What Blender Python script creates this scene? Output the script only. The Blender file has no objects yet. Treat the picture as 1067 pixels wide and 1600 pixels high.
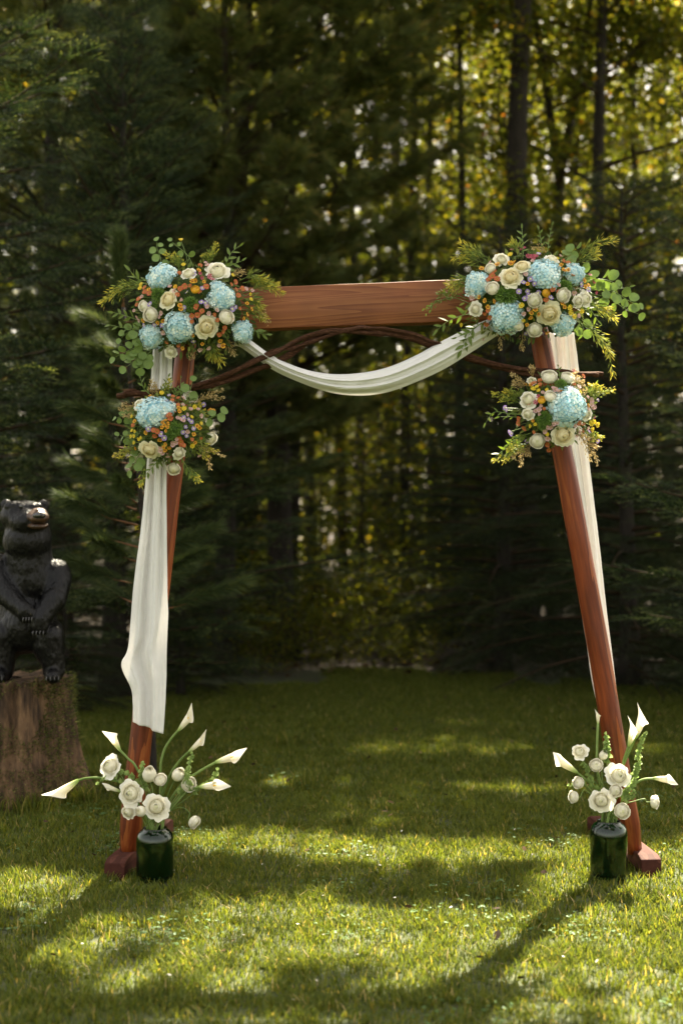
import bpy, math, random
import numpy as np
from mathutils import Vector, Matrix, noise as mnoise
PI = math.pi
RNG = np.random.default_rng(7)
random.seed(7)
SC = bpy.context.scene
COL = SC.collection

# ------------------------------------------------------------------ camera, sky, sun, exposure
CAM_H = 1.45
FP = 2222.2
cam_data = bpy.data.cameras.new('camera')
cam = bpy.data.objects.new('camera', cam_data); COL.objects.link(cam)
cam.location = (0, 0, CAM_H); cam.rotation_euler = (PI/2, 0, 0)
cam_data.sensor_fit = 'VERTICAL'; cam_data.sensor_height = 36; cam_data.lens = 50
cam_data.clip_end = 600; cam_data.clip_start = 0.05
cam_data.dof.use_dof = True; cam_data.dof.focus_distance = 5.68; cam_data.dof.aperture_fstop = 1.7
SC.camera = cam

SUN_EL = math.radians(54); SUN_AZ = math.atan2(0.30, 0.954)      # azimuth measured from +Y towards +X
SDIR = np.array([math.sin(SUN_AZ)*math.cos(SUN_EL), math.cos(SUN_AZ)*math.cos(SUN_EL), math.sin(SUN_EL)])
world = bpy.data.worlds.new('World'); SC.world = world; world.use_nodes = True
wn = world.node_tree; wn.nodes.clear()
wo = wn.nodes.new('ShaderNodeOutputWorld'); wb = wn.nodes.new('ShaderNodeBackground')
sk = wn.nodes.new('ShaderNodeTexSky'); sk.sky_type = 'NISHITA'; sk.sun_disc = False
sk.sun_elevation = SUN_EL; sk.sun_rotation = SUN_AZ
sk.dust_density = 3.0; sk.ozone_density = 1.0; sk.air_density = 1.0
hs = wn.nodes.new('ShaderNodeHueSaturation'); hs.inputs['Saturation'].default_value = 0.45
wm = wn.nodes.new('ShaderNodeMix'); wm.data_type = 'RGBA'; wm.blend_type = 'MULTIPLY'
wm.inputs[0].default_value = 1.0; wm.inputs[7].default_value = (1.0, 0.885, 0.715, 1)
wn.links.new(sk.outputs[0], hs.inputs['Color']); wn.links.new(hs.outputs[0], wm.inputs[6])
wn.links.new(wm.outputs[2], wb.inputs[0]); wb.inputs[1].default_value = 0.082
wn.links.new(wb.outputs[0], wo.inputs[0])
sun_data = bpy.data.lights.new('sun', 'SUN'); sun_data.energy = 5.0; sun_data.angle = math.radians(0.5)
sun_data.color = (1.0, 0.90, 0.70)
sun = bpy.data.objects.new('sun', sun_data); COL.objects.link(sun)
sun.rotation_euler = Vector(SDIR).to_track_quat('Z', 'Y').to_euler()
sun.location = (3, 9, 12)
SC.view_settings.view_transform = 'Standard'; SC.view_settings.look = 'None'
SC.view_settings.exposure = 3.05; SC.view_settings.gamma = 1.0; SC.view_settings.use_curve_mapping = False
SC.render.engine = 'CYCLES'
SC.cycles.max_bounces = 8; SC.cycles.diffuse_bounces = 4; SC.cycles.glossy_bounces = 3
SC.cycles.transmission_bounces = 6; SC.cycles.transparent_max_bounces = 4
SC.cycles.use_denoising = True
SC.cycles.sample_clamp_indirect = 6.0
SC.cycles.caustics_reflective = False; SC.cycles.caustics_refractive = False

def P(px, py, Y):
    """point seen at pixel (px, py) of the 1067 x 1600 photograph and standing Y metres in front of the camera"""
    return np.array([(px-533.5)/FP*Y, Y, CAM_H-(py-800)/FP*Y])

# ------------------------------------------------------------------ materials
def mat(name, col=None, rough=0.6, ramp=None, nscale=None, ndist=None, bump=0.0, bscale=40, transl=0.0, tcol=None,
        spec=0.3, attr=True, stretch=None, metallic=0.0, jitter=0.12, btex='NOISE'):
    """principled material; colour from a ramp over the per-piece 'rnd' attribute (or over noise) with fine variation"""
    m = bpy.data.materials.new(name); m.use_nodes = True
    nt = m.node_tree; N = nt.nodes; L = nt.links
    bs = N['Principled BSDF']; out = N['Material Output']
    bs.inputs['Roughness'].default_value = rough
    bs.inputs['Specular IOR Level'].default_value = spec
    bs.inputs['Metallic'].default_value = metallic
    tc = N.new('ShaderNodeTexCoord'); mp = N.new('ShaderNodeMapping'); L.new(tc.outputs['Object'], mp.inputs[0])
    if stretch: mp.inputs['Scale'].default_value = stretch
    if ramp:
        cr = N.new('ShaderNodeValToRGB')
        els = cr.color_ramp.elements
        while len(els) < len(ramp): els.new(0.5)
        for e, (p, c) in zip(els, ramp): e.position = p; e.color = (*c, 1)
        if attr:
            at = N.new('ShaderNodeAttribute'); at.attribute_name = 'rnd'; L.new(at.outputs['Fac'], cr.inputs[0])
        else:
            nz = N.new('ShaderNodeTexNoise'); nz.inputs['Scale'].default_value = nscale or 5
            nz.inputs['Detail'].default_value = 6; nz.inputs['Roughness'].default_value = 0.62
            if ndist: nz.inputs['Distortion'].default_value = ndist
            L.new(mp.outputs[0], nz.inputs[0]); L.new(nz.outputs['Fac'], cr.inputs[0])
        csock = cr.outputs[0]
    else:
        rgb = N.new('ShaderNodeRGB'); rgb.outputs[0].default_value = (*col, 1); csock = rgb.outputs[0]
    # fine jitter
    n2 = N.new('ShaderNodeTexNoise'); n2.inputs['Scale'].default_value = 37; n2.inputs['Detail'].default_value = 3
    L.new(mp.outputs[0], n2.inputs[0])
    mr = N.new('ShaderNodeMapRange'); mr.inputs[1].default_value = .25; mr.inputs[2].default_value = .75
    mr.inputs[3].default_value = 1-jitter; mr.inputs[4].default_value = 1+jitter
    L.new(n2.outputs['Fac'], mr.inputs[0])
    mx = N.new('ShaderNodeVectorMath'); mx.operation = 'SCALE'; L.new(csock, mx.inputs[0]); L.new(mr.outputs[0], mx.inputs['Scale'])
    csock = mx.outputs[0]
    L.new(csock, bs.inputs['Base Color'])
    if bump:
        nb = N.new('ShaderNodeTexNoise'); nb.inputs['Scale'].default_value = bscale; nb.inputs['Detail'].default_value = 5
        L.new(mp.outputs[0], nb.inputs[0])
        bp = N.new('ShaderNodeBump'); bp.inputs['Strength'].default_value = bump; bp.inputs['Distance'].default_value = 0.01
        L.new(nb.outputs['Fac'], bp.inputs['Height']); L.new(bp.outputs[0], bs.inputs['Normal'])
    if transl > 0:
        tb = N.new('ShaderNodeBsdfTranslucent'); ms = N.new('ShaderNodeMixShader'); ms.inputs[0].default_value = transl
        if tcol:
            mm = N.new('ShaderNodeVectorMath'); mm.operation = 'MULTIPLY'; mm.inputs[1].default_value = tcol
            L.new(csock, mm.inputs[0]); L.new(mm.outputs[0], tb.inputs['Color'])
        else: L.new(csock, tb.inputs['Color'])
        L.new(bs.outputs[0], ms.inputs[1]); L.new(tb.outputs[0], ms.inputs[2]); L.new(ms.outputs[0], out.inputs[0])
    return m

def wood_mat(name, c_dark, c_mid, c_light, axis_scale, rough=.5, ring=9.0):
    m = bpy.data.materials.new(name); m.use_nodes = True
    nt = m.node_tree; N = nt.nodes; L = nt.links; bs = N['Principled BSDF']
    tc = N.new('ShaderNodeTexCoord'); mp = N.new('ShaderNodeMapping'); mp.inputs['Scale'].default_value = axis_scale
    L.new(tc.outputs['Object'], mp.inputs[0])
    n1 = N.new('ShaderNodeTexNoise'); n1.inputs['Scale'].default_value = 1.0; n1.inputs['Detail'].default_value = 2
    n1.inputs['Distortion'].default_value = .3
    L.new(mp.outputs[0], n1.inputs[0])
    # contour lines of the noise field read as cathedral grain
    ml = N.new('ShaderNodeMath'); ml.operation = 'MULTIPLY'; ml.inputs[1].default_value = ring; L.new(n1.outputs['Fac'], ml.inputs[0])
    fr = N.new('ShaderNodeMath'); fr.operation = 'FRACT'; L.new(ml.outputs[0], fr.inputs[0])
    n2 = N.new('ShaderNodeTexNoise'); n2.inputs['Scale'].default_value = 7; n2.inputs['Detail'].default_value = 6; L.new(mp.outputs[0], n2.inputs[0])
    ad = N.new('ShaderNodeMath'); ad.operation = 'MULTIPLY_ADD'; ad.inputs[1].default_value = .45
    L.new(fr.outputs[0], ad.inputs[0]); 
    sc_ = N.new('ShaderNodeMath'); sc_.operation = 'MULTIPLY'; sc_.inputs[1].default_value = .7; L.new(n2.outputs['Fac'], sc_.inputs[0])
    L.new(sc_.outputs[0], ad.inputs[2])
    cr = N.new('ShaderNodeValToRGB'); e = cr.color_ramp.elements
    e.new(.5); e[0].position = .22; e[0].color = (*c_light, 1); e[1].position = .5; e[1].color = (*c_mid, 1); e[2].position = .82; e[2].color = (*c_dark, 1)
    L.new(ad.outputs[0], cr.inputs[0])
    n3 = N.new('ShaderNodeTexNoise'); n3.inputs['Scale'].default_value = 3.1; n3.inputs['Detail'].default_value = 4; L.new(tc.outputs['Object'], n3.inputs[0])
    mr = N.new('ShaderNodeMapRange'); mr.inputs[1].default_value = .3; mr.inputs[2].default_value = .7; mr.inputs[3].default_value = .7; mr.inputs[4].default_value = 1.25
    L.new(n3.outputs['Fac'], mr.inputs[0])
    vm = N.new('ShaderNodeVectorMath'); vm.operation = 'SCALE'; L.new(cr.outputs[0], vm.inputs[0]); L.new(mr.outputs[0], vm.inputs['Scale'])
    L.new(vm.outputs[0], bs.inputs['Base Color'])
    bs.inputs['Roughness'].default_value = rough; bs.inputs['Specular IOR Level'].default_value = .12 if rough > .6 else .25
    bp = N.new('ShaderNodeBump'); bp.inputs['Strength'].default_value = .35; bp.inputs['Distance'].default_value = .004
    L.new(ad.outputs[0], bp.inputs['Height']); L.new(bp.outputs[0], bs.inputs['Normal'])
    return m

M = {}
M['beam'] = wood_mat('stained_beam_wood', (.125, .037, .012), (.185, .064, .021), (.23, .090, .030), (.38, 8, 12.0), .5, 20)
M['post'] = wood_mat('stained_log_wood', (.085, .016, .005), (.170, .036, .009), (.29, .088, .022), (13, 13, .9), .38, 4)
M['foot'] = wood_mat('faded_foot_wood', (.045, .014, .009), (.065, .021, .014), (.095, .035, .024), (6, 1.5, 6), .75, 6)
M['vine'] = mat('dark_vine_bark', ramp=[(.3, (.020, .010, .006)), (.52, (.08, .034, .018)), (.75, (.20, .10, .06))], attr=False, nscale=18, stretch=(3, 14, 14), bump=1.0, bscale=50, rough=.85, spec=.12)
M['cloth'] = mat('white_chiffon', (.77, .76, .745), rough=.85, transl=.26, tcol=(.97, .95, .93), spec=.1, bump=.08, bscale=300, jitter=.02)
M['cream'] = mat('cream_petal', ramp=[(0, (.82, .66, .30)), (.3, (.84, .76, .50)), (.75, (.88, .82, .60)), (1, (.88, .84, .66))], rough=.55, transl=.32, spec=.2, jitter=.04)
M['white'] = mat('white_petal', ramp=[(0, (.66, .66, .34)), (.3, (.84, .80, .62)), (.6, (.89, .86, .74)), (1, (.90, .87, .77))], rough=.55, transl=.32, spec=.2, jitter=.03)
M['hydra'] = mat('pale_blue_petal', ramp=[(0, (.82, .86, .74)), (.2, (.70, .82, .80)), (.55, (.50, .72, .78)), (1, (.30, .58, .72))], rough=.6, transl=.22, spec=.15, jitter=.06)
M['core'] = mat('green_calyx', (.16, .22, .10), rough=.7)
M['stem'] = mat('green_stem', ramp=[(0, (.10, .16, .03)), (1, (.20, .28, .08))], rough=.5, transl=.1)
M['euca'] = mat('eucalyptus_leaf', ramp=[(0, (.11, .17, .09)), (.5, (.15, .22, .07)), (1, (.24, .30, .09))], attr=False, nscale=9, rough=.5, transl=.2, tcol=(1.2, 1.25, .5), spec=.12)
M['lance'] = mat('glossy_green_leaf', ramp=[(0, (.06, .10, .022)), (.6, (.12, .17, .038)), (1, (.20, .25, .06))], attr=False, nscale=9, rough=.5, transl=.25, tcol=(1.3, 1.3, .5), spec=.25)
M['filler'] = mat('filler_leaf', ramp=[(0, (.05, .08, .02)), (.6, (.11, .15, .035)), (1, (.20, .22, .05))], rough=.6, transl=.2, spec=.12)
M['fine'] = mat('goldenrod_tips', ramp=[(0, (.09, .14, .03)), (.5, (.20, .25, .05)), (.8, (.40, .38, .06)), (1, (.60, .48, .06))], rough=.6, transl=.25, spec=.12)
M['tan'] = mat('dry_grass_head', ramp=[(0, (.22, .17, .06)), (.5, (.42, .30, .12)), (1, (.55, .42, .20))], rough=.7, transl=.2)
M['gball'] = mat('green_dianthus', ramp=[(0, (.05, .10, .02)), (.5, (.12, .22, .04)), (1, (.26, .38, .08))], rough=.6, transl=.2)
M['yellow'] = mat('yellow_petal', ramp=[(0, (.45, .22, .02)), (.4, (.72, .40, .03)), (1, (.80, .52, .05))], rough=.6, transl=.15)
M['lemon'] = mat('lemon_petal', ramp=[(0, (.55, .40, .02)), (1, (.80, .62, .05))], rough=.6, transl=.15)
M['orange'] = mat('orange_button_petal', ramp=[(0, (.30, .12, .02)), (.3, (.45, .18, .02)), (.5, (.75, .38, .03)), (1, (.78, .44, .05))], rough=.6, transl=.15)
M['rust'] = mat('rust_petal', ramp=[(0, (.38, .22, .03)), (.3, (.32, .12, .02)), (.45, (.38, .085, .03)), (1, (.56, .17, .07))], rough=.6, transl=.15)
M['purple'] = mat('purple_aster_petal', ramp=[(0, (.60, .58, .25)), (.38, (.70, .70, .48)), (.45, (.40, .30, .58)), (1, (.34, .22, .56))], rough=.6, transl=.15)
M['pink'] = mat('dusty_pink_petal', ramp=[(0, (.45, .35, .18)), (.35, (.45, .22, .20)), (.5, (.60, .36, .36)), (1, (.70, .50, .48))], rough=.6, transl=.15)
M['magenta'] = mat('magenta_petal', ramp=[(0, (.30, .06, .08)), (1, (.46, .08, .14))], rough=.6, transl=.15)
M['calla'] = mat('calla_spathe', ramp=[(0, (.22, .34, .07)), (.18, (.50, .58, .24)), (.42, (.84, .80, .62)), (1, (.86, .81, .69))], rough=.4, transl=.3, spec=.3, jitter=.03)
M['spadix'] = mat('yellow_spadix', (.72, .48, .05), rough=.7)
M['bell'] = mat('bells_green', ramp=[(0, (.16, .24, .06)), (1, (.34, .44, .14))], rough=.55, transl=.35)
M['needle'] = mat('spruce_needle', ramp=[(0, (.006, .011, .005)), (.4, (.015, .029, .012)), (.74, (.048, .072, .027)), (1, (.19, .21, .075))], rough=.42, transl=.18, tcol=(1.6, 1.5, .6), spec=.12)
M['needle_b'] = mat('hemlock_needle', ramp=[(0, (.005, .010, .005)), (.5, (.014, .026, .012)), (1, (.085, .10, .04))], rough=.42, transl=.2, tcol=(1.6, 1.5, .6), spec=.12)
M['pine'] = mat('pine_needle', ramp=[(0, (.035, .048, .016)), (.5, (.095, .122, .040)), (.84, (.17, .175, .055)), (1, (.34, .22, .08))], rough=.45, transl=.35, tcol=(1.6, 1.4, .6), spec=.12)
M['pine_light'] = mat('young_pine_needle', ramp=[(0, (.020, .035, .014)), (.55, (.05, .075, .027)), (1, (.13, .14, .05))], rough=.5, transl=.3, tcol=(1.4, 1.3, .6), spec=.12)
M['leaf'] = mat('maple_leaf', ramp=[(0, (.030, .046, .009)), (.4, (.072, .088, .013)), (.73, (.140, .132, .014)), (.88, (.25, .165, .015)), (1, (.36, .12, .03))], rough=.5, transl=.5, tcol=(2.3, 2.05, .75), spec=.12)
M['bark'] = mat('dark_bark', ramp=[(.3, (.010, .008, .006)), (.7, (.036, .028, .022))], attr=False, nscale=8, stretch=(4, 4, .8), bump=1.0, bscale=18, rough=.9)
M['twig'] = mat('twig_bark', ramp=[(0, (.020, .014, .009)), (1, (.07, .045, .026))], rough=.85, spec=.1)
M['grass'] = mat('grass_blade', ramp=[(0, (.036, .058, .010)), (.4, (.083, .110, .018)), (.75, (.145, .156, .027)), (.92, (.24, .20, .05)), (1, (.38, .29, .14))], rough=.5, transl=.42, tcol=(1.7, 1.55, .6), spec=.12)
M['clover'] = mat('clover_leaf', ramp=[(0, (.05, .10, .03)), (1, (.10, .17, .06))], rough=.5, transl=.3, spec=.12)
M['litter'] = mat('leaf_litter', ramp=[(0, (.016, .010, .005)), (.6, (.042, .024, .012)), (.9, (.10, .06, .028)), (1, (.20, .14, .07))], rough=.8, transl=.2, spec=.12)
M['petal_w'] = mat('fallen_petal', (.75, .70, .60), rough=.6, transl=.3)
M['bear'] = mat('black_painted_carved_wood', ramp=[(.3, (.003, .003, .0033)), (.62, (.006, .0058, .006)), (.88, (.018, .015, .012))], attr=False, nscale=7, rough=.34, spec=.20, bump=1.0, bscale=60, stretch=(1, 1, .45))
M['muzzle'] = mat('brown_stained_carved_wood', ramp=[(.3, (.016, .008, .004)), (.7, (.07, .032, .012))], attr=False, nscale=22, rough=.45, spec=.5, bump=.5, bscale=70)
M['eye'] = mat('glossy_black', (.012, .012, .012), rough=.08, spec=.8)
M['claw'] = mat('grey_claw', (.028, .026, .024), rough=.3, spec=.6)
M['stump'] = mat('rotting_stump_wood', ramp=[(.3, (.010, .006, .004)), (.45, (.055, .032, .017)), (.62, (.14, .082, .042)), (.85, (.30, .21, .12))], attr=False, nscale=6, stretch=(3.2, 3.2, .7), bump=1.0, bscale=26, rough=.9)
M['moss'] = mat('moss', ramp=[(0, (.03, .045, .010)), (.6, (.085, .10, .018)), (1, (.20, .19, .05))], rough=.9, transl=.2)

def ground_mat():
    m = bpy.data.materials.new('lawn_and_forest_soil'); m.use_nodes = True
    nt = m.node_tree; N = nt.nodes; L = nt.links; bs = N['Principled BSDF']; bs.inputs['Roughness'].default_value = .95
    tc = N.new('ShaderNodeTexCoord'); sx = N.new('ShaderNodeSeparateXYZ'); L.new(tc.outputs['Object'], sx.inputs[0])
    def ns(s, d=5):
        n = N.new('ShaderNodeTexNoise'); n.inputs['Scale'].default_value = s; n.inputs['Detail'].default_value = d; L.new(tc.outputs['Object'], n.inputs[0]); return n.outputs['Fac']
    def ramp(f, st):
        c = N.new('ShaderNodeValToRGB'); e = c.color_ramp.elements
        while len(e) < len(st): e.new(.5)
        for a, (p, k) in zip(e, st): a.position = p; a.color = (*k, 1)
        L.new(f, c.inputs[0]); return c.outputs[0]
    g = ramp(ns(14), [(.3, (.022, .032, .010)), (.6, (.05, .06, .018)), (.8, (.09, .075, .035))])
    b = ramp(ns(9), [(.3, (.012, .008, .005)), (.55, (.032, .020, .011)), (.8, (.08, .048, .024))])
    nn = ns(1.3, 3); a1 = N.new('ShaderNodeMath'); a1.operation = 'MULTIPLY_ADD'; a1.inputs[1].default_value = 2.5
    L.new(nn, a1.inputs[0]); L.new(sx.outputs['Y'], a1.inputs[2])
    mr = N.new('ShaderNodeMapRange'); mr.inputs[1].default_value = 13.6; mr.inputs[2].default_value = 14.4; L.new(a1.outputs[0], mr.inputs[0])
    mx = N.new('ShaderNodeMix'); mx.data_type = 'RGBA'; L.new(mr.outputs[0], mx.inputs[0]); L.new(g, mx.inputs[6]); L.new(b, mx.inputs[7])
    L.new(mx.outputs[2], bs.inputs['Base Color'])
    bp = N.new('ShaderNodeBump'); bp.inputs['Strength'].default_value = .7; bp.inputs['Distance'].default_value = .03; L.new(ns(30), bp.inputs['Height']); L.new(bp.outputs[0], bs.inputs['Normal'])
    return m
M['ground'] = ground_mat()

def glass_mat():
    m = bpy.data.materials.new('bottle_green_glass'); m.use_nodes = True
    b = m.node_tree.nodes['Principled BSDF']
    b.inputs['Base Color'].default_value = (.022, .13, .038, 1); b.inputs['Roughness'].default_value = .03
    b.inputs['Transmission Weight'].default_value = .96; b.inputs['IOR'].default_value = 1.5
    return m
M['glass'] = glass_mat()
M['water'] = mat('murky_water', (.06, .14, .05), rough=.05)
bw = M['water'].node_tree.nodes['Principled BSDF']; bw.inputs['Transmission Weight'].default_value = .75; bw.inputs['IOR'].default_value = 1.33

# ------------------------------------------------------------------ object helpers
WORLD = {}
def mesh(name, V, F, material, rnd=None, smooth=True):
    """V (n,3); F array (m,3|4) or a list of such arrays"""
    V = np.asarray(V, dtype=np.float32)
    Fs = F if isinstance(F, list) else [F]
    Fs = [np.asarray(f, dtype=np.int32) for f in Fs if len(f)]
    me = bpy.data.meshes.new(name)
    me.vertices.add(len(V)); me.vertices.foreach_set('co', V.ravel())
    loops = np.concatenate([f.ravel() for f in Fs]); tot = np.concatenate([np.full(len(f), f.shape[1], np.int32) for f in Fs])
    start = np.concatenate([[0], np.cumsum(tot)[:-1]]).astype(np.int32)
    me.loops.add(len(loops)); me.loops.foreach_set('vertex_index', loops)
    me.polygons.add(len(tot)); me.polygons.foreach_set('loop_start', start)
    if smooth: me.polygons.foreach_set('use_smooth', np.ones(len(tot), bool))
    if rnd is not None:
        a = me.attributes.new('rnd', 'FLOAT', 'POINT'); a.data.foreach_set('value', np.asarray(rnd, np.float32))
    me.update(); me.validate()
    if material: me.materials.append(material)
    return me

def empty(name, loc, label, cat, group=None, rz=0.0, rot=None):
    o = bpy.data.objects.new(name, None); COL.objects.link(o)
    Mx = Matrix.Translation(Vector(loc)) @ (rot if rot is not None else Matrix.Rotation(rz, 4, 'Z'))
    o.matrix_basis = Mx; WORLD[o.name] = Mx; o.empty_display_size = .1
    o['label'] = label; o['category'] = cat
    if group: o['group'] = group
    return o

def link(name, me, parent=None, mw=None, local=None, label=None, kind=None, cat=None, group=None):
    """mw = world matrix wanted; local = matrix relative to the parent"""
    o = bpy.data.objects.new(name, me); COL.objects.link(o)
    if local is None:
        mw = mw if mw is not None else Matrix.Identity(4)
        local = WORLD[parent.name].inverted() @ mw if parent else mw
    if parent:
        o.parent = parent; WORLD[o.name] = WORLD[parent.name] @ local
    else: WORLD[o.name] = local
    o.matrix_basis = local
    if label: o['label'] = label
    if kind: o['kind'] = kind
    if cat: o['category'] = cat
    if group: o['group'] = group
    return o

def wpart(name, V, F, material, parent=None, rnd=None, smooth=True, **kw):
    """mesh given in world coordinates; its origin is put at the parent's (or at its own base when top-level)"""
    V = np.asarray(V, float)
    if parent:
        inv = np.array(WORLD[parent.name].inverted()); Vl = V @ inv[:3, :3].T + inv[:3, 3]
        return link(name, mesh(name, Vl, F, material, rnd, smooth), parent, local=Matrix.Identity(4), **kw)
    c = np.array([V[:, 0].mean(), V[:, 1].mean(), V[:, 2].min()])
    return link(name, mesh(name, V-c, F, material, rnd, smooth), None, mw=Matrix.Translation(Vector(c)), **kw)

def frame(n, up=(0, 0, 1), roll=0.0):
    """3x3 numpy rotation whose columns are x, y, z=n"""
    n = np.asarray(n, float); n = n/np.linalg.norm(n)
    u = np.asarray(up, float)
    if abs(n @ u) > .98*np.linalg.norm(u): u = np.array([0, 1., 0])
    x = np.cross(u, n); x /= np.linalg.norm(x); y = np.cross(n, x)
    c, s = math.cos(roll), math.sin(roll)
    return np.stack([x*c+y*s, -x*s+y*c, n], 1)

def mat4(R, t, s=1.0):
    m = Matrix.Identity(4)
    for i in range(3):
        for j in range(3): m[i][j] = R[i][j]*s
        m[i][3] = t[i]
    return m

class Acc:
    """collects pieces of one mesh"""
    def __init__(s): s.V = []; s.F3 = []; s.F4 = []; s.R = []; s.n = 0
    def add(s, V, F, r=0.5):
        V = np.asarray(V, float); F = np.asarray(F)
        s.V.append(V); (s.F3 if F.shape[1] == 3 else s.F4).append(F+s.n)
        s.R.append(np.full(len(V), r) if np.isscalar(r) else np.asarray(r)); s.n += len(V)
    def batch(s, V, F, R, T, rnd=None, vr=None, scale=None):
        """many copies of V: R (k,3,3), T (k,3)"""
        k = len(T); V = np.asarray(V, float)
        W = np.einsum('kij,nj->kni', R, V)
        if scale is not None: W = W*np.asarray(scale).reshape(k, 1, 1)
        W = W + np.asarray(T)[:, None, :]
        F = np.asarray(F); Fk = F[None]+(np.arange(k)*len(V))[:, None, None]
        r = np.zeros((k, len(V)))
        if vr is not None: r = r+np.asarray(vr)[None]
        if rnd is not None: r = r+np.asarray(rnd)[:, None]
        s.add(W.reshape(-1, 3), Fk.reshape(-1, F.shape[1]), np.clip(r.ravel(), 0, 1))
    def arrays(s):
        F = []
        if s.F3: F.append(np.concatenate(s.F3))
        if s.F4: F.append(np.concatenate(s.F4))
        return np.concatenate(s.V), F, np.concatenate(s.R)
    def mesh(s, name, material, smooth=True):
        V, F, R = s.arrays(); return mesh(name, V, F, material, R, smooth)
    def wpart(s, name, material, parent=None, smooth=True, **kw):
        V, F, R = s.arrays(); return wpart(name, V, F, material, parent, R, smooth, **kw)

def tube(path, rad, sides=8, cap=True, ridge=0.0, rs=0):
    path = np.asarray(path, float); n = len(path); rad = np.full(n, rad) if np.isscalar(rad) else np.asarray(rad, float)
    T = np.gradient(path, axis=0); T /= np.linalg.norm(T, axis=1)[:, None]+1e-12
    u = np.cross(T[0], [0, 0, 1.]); 
    if np.linalg.norm(u) < .1: u = np.cross(T[0], [1., 0, 0])
    u /= np.linalg.norm(u); a = np.arange(sides)/sides*2*PI
    V = []
    for i in range(n):
        u = u-T[i]*(u@T[i]); u /= np.linalg.norm(u); w = np.cross(T[i], u)
        rr = rad[i]*(1+ridge*np.sin(a*3+rs+i*.35)+ridge*.6*np.sin(a*7+rs*2)) if ridge else rad[i]
        V.append(path[i]+np.outer(np.cos(a)*rr, u)+np.outer(np.sin(a)*rr, w))
    V = np.concatenate(V); i = np.arange(n-1)[:, None]*sides; j = np.arange(sides)[None]; k = (j+1) % sides
    F = np.stack([i+j, i+k, i+sides+k, i+sides+j], -1).reshape(-1, 4)
    if cap:
        V = np.concatenate([V, path[:1], path[-1:]]); c0, c1 = len(V)-2, len(V)-1
        j = np.arange(sides); k = (j+1) % sides
        # caps as degenerate-free quads are awkward: give triangles padded in a second array
        F3 = np.concatenate([np.stack([np.full(sides, c0), k, j], 1), np.stack([np.full(sides, c1), (n-1)*sides+j, (n-1)*sides+k], 1)])
        return V, F, F3
    return V, F, None
def add_tube(acc, path, rad, sides=8, r=0.5, cap=True, **kw):
    V, F, F3 = tube(path, rad, sides, cap, **kw); n0 = acc.n
    acc.add(V, F, r)
    if F3 is not None: acc.F3.append(F3+n0)
def bez(pts, n=16):
    """Catmull-Rom through pts"""
    p = np.asarray(pts, float); p = np.vstack([2*p[0]-p[1], p, 2*p[-1]-p[-2]]); out = []
    m = len(p)-3
    for i in range(m):
        a, b, c, d = p[i:i+4]; k = max(2, int(math.ceil(n/m)))
        for t in np.linspace(0, 1, k, endpoint=(i == m-1)):
            out.append(.5*((2*b)+(-a+c)*t+(2*a-5*b+4*c-d)*t*t+(-a+3*b-3*c+d)*t**3))
    return np.array(out)
def grid(nu, nv):
    i = np.arange(nv-1)[:, None]*nu; j = np.arange(nu-1)[None]
    return np.stack([i+j, i+j+1, i+nu+j+1, i+nu+j], -1).reshape(-1, 4)
def lathe(prof, seg=32):
    prof = np.asarray(prof, float); a = np.arange(seg)/seg*2*PI; n = len(prof)
    V = np.stack([np.outer(prof[:, 0], np.cos(a)), np.outer(prof[:, 0], np.sin(a)), np.repeat(prof[:, 1:2], seg, 1)], -1).reshape(-1, 3)
    i = np.arange(n-1)[:, None]*seg; j = np.arange(seg)[None]; k = (j+1) % seg
    return V, np.stack([i+j, i+k, i+seg+k, i+seg+j], -1).reshape(-1, 4)
def box(x0, x1, y0, y1, z0, z1):
    V = np.array([(x, y, z) for z in (z0, z1) for y in (y0, y1) for x in (x0, x1)], float)
    return V, np.array([(0, 2, 3, 1), (4, 5, 7, 6), (0, 1, 5, 4), (2, 6, 7, 3), (0, 4, 6, 2), (1, 3, 7, 5)])
def bevel(o, w, seg=2):
    b = o.modifiers.new('bevel', 'BEVEL'); b.width = w; b.segments = seg; b.limit_method = 'ANGLE'
def ellip(c, rad, R=None, n=16):
    a = np.linspace(0, PI, n)[1:-1]; V, F = lathe(np.stack([np.sin(a), np.cos(a)], 1)[::-1], 2*n)
    k = len(V); V = np.concatenate([V, [[0, 0, V[0, 2]-.02], [0, 0, V[-1, 2]+.02]]])
    j = np.arange(2*n); q = (j+1) % (2*n); F3 = np.concatenate([np.stack([np.full(2*n, k), q, j], 1), np.stack([np.full(2*n, k+1), k-2*n+j, k-2*n+q], 1)])
    V = V*np.asarray(rad)
    if R is not None: V = V@R.T
    return V+np.asarray(c), F, F3
# ------------------------------------------------------------------ ground
def ground():
    xs = np.unique(np.concatenate([np.linspace(-8, 8, 65), np.linspace(-250, 250, 41)])); ys = np.unique(np.concatenate([np.linspace(-2, 22, 97), np.linspace(-250, 320, 47)]))
    X, Y = np.meshgrid(xs, ys); d = np.clip((Y-13)/12, 0, 1)
    Z = .02*np.sin(X*.9+1)*np.sin(Y*.7)*np.clip((Y-6.5)/3, 0, 1) + d*(.06*np.sin(X*1.7)*np.sin(Y*1.3+.5)) 
    V = np.stack([X, Y, Z], -1).reshape(-1, 3)
    return link('ground', mesh('ground', V, grid(len(xs), len(ys)), M['ground']), kind='structure')
ground()

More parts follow.
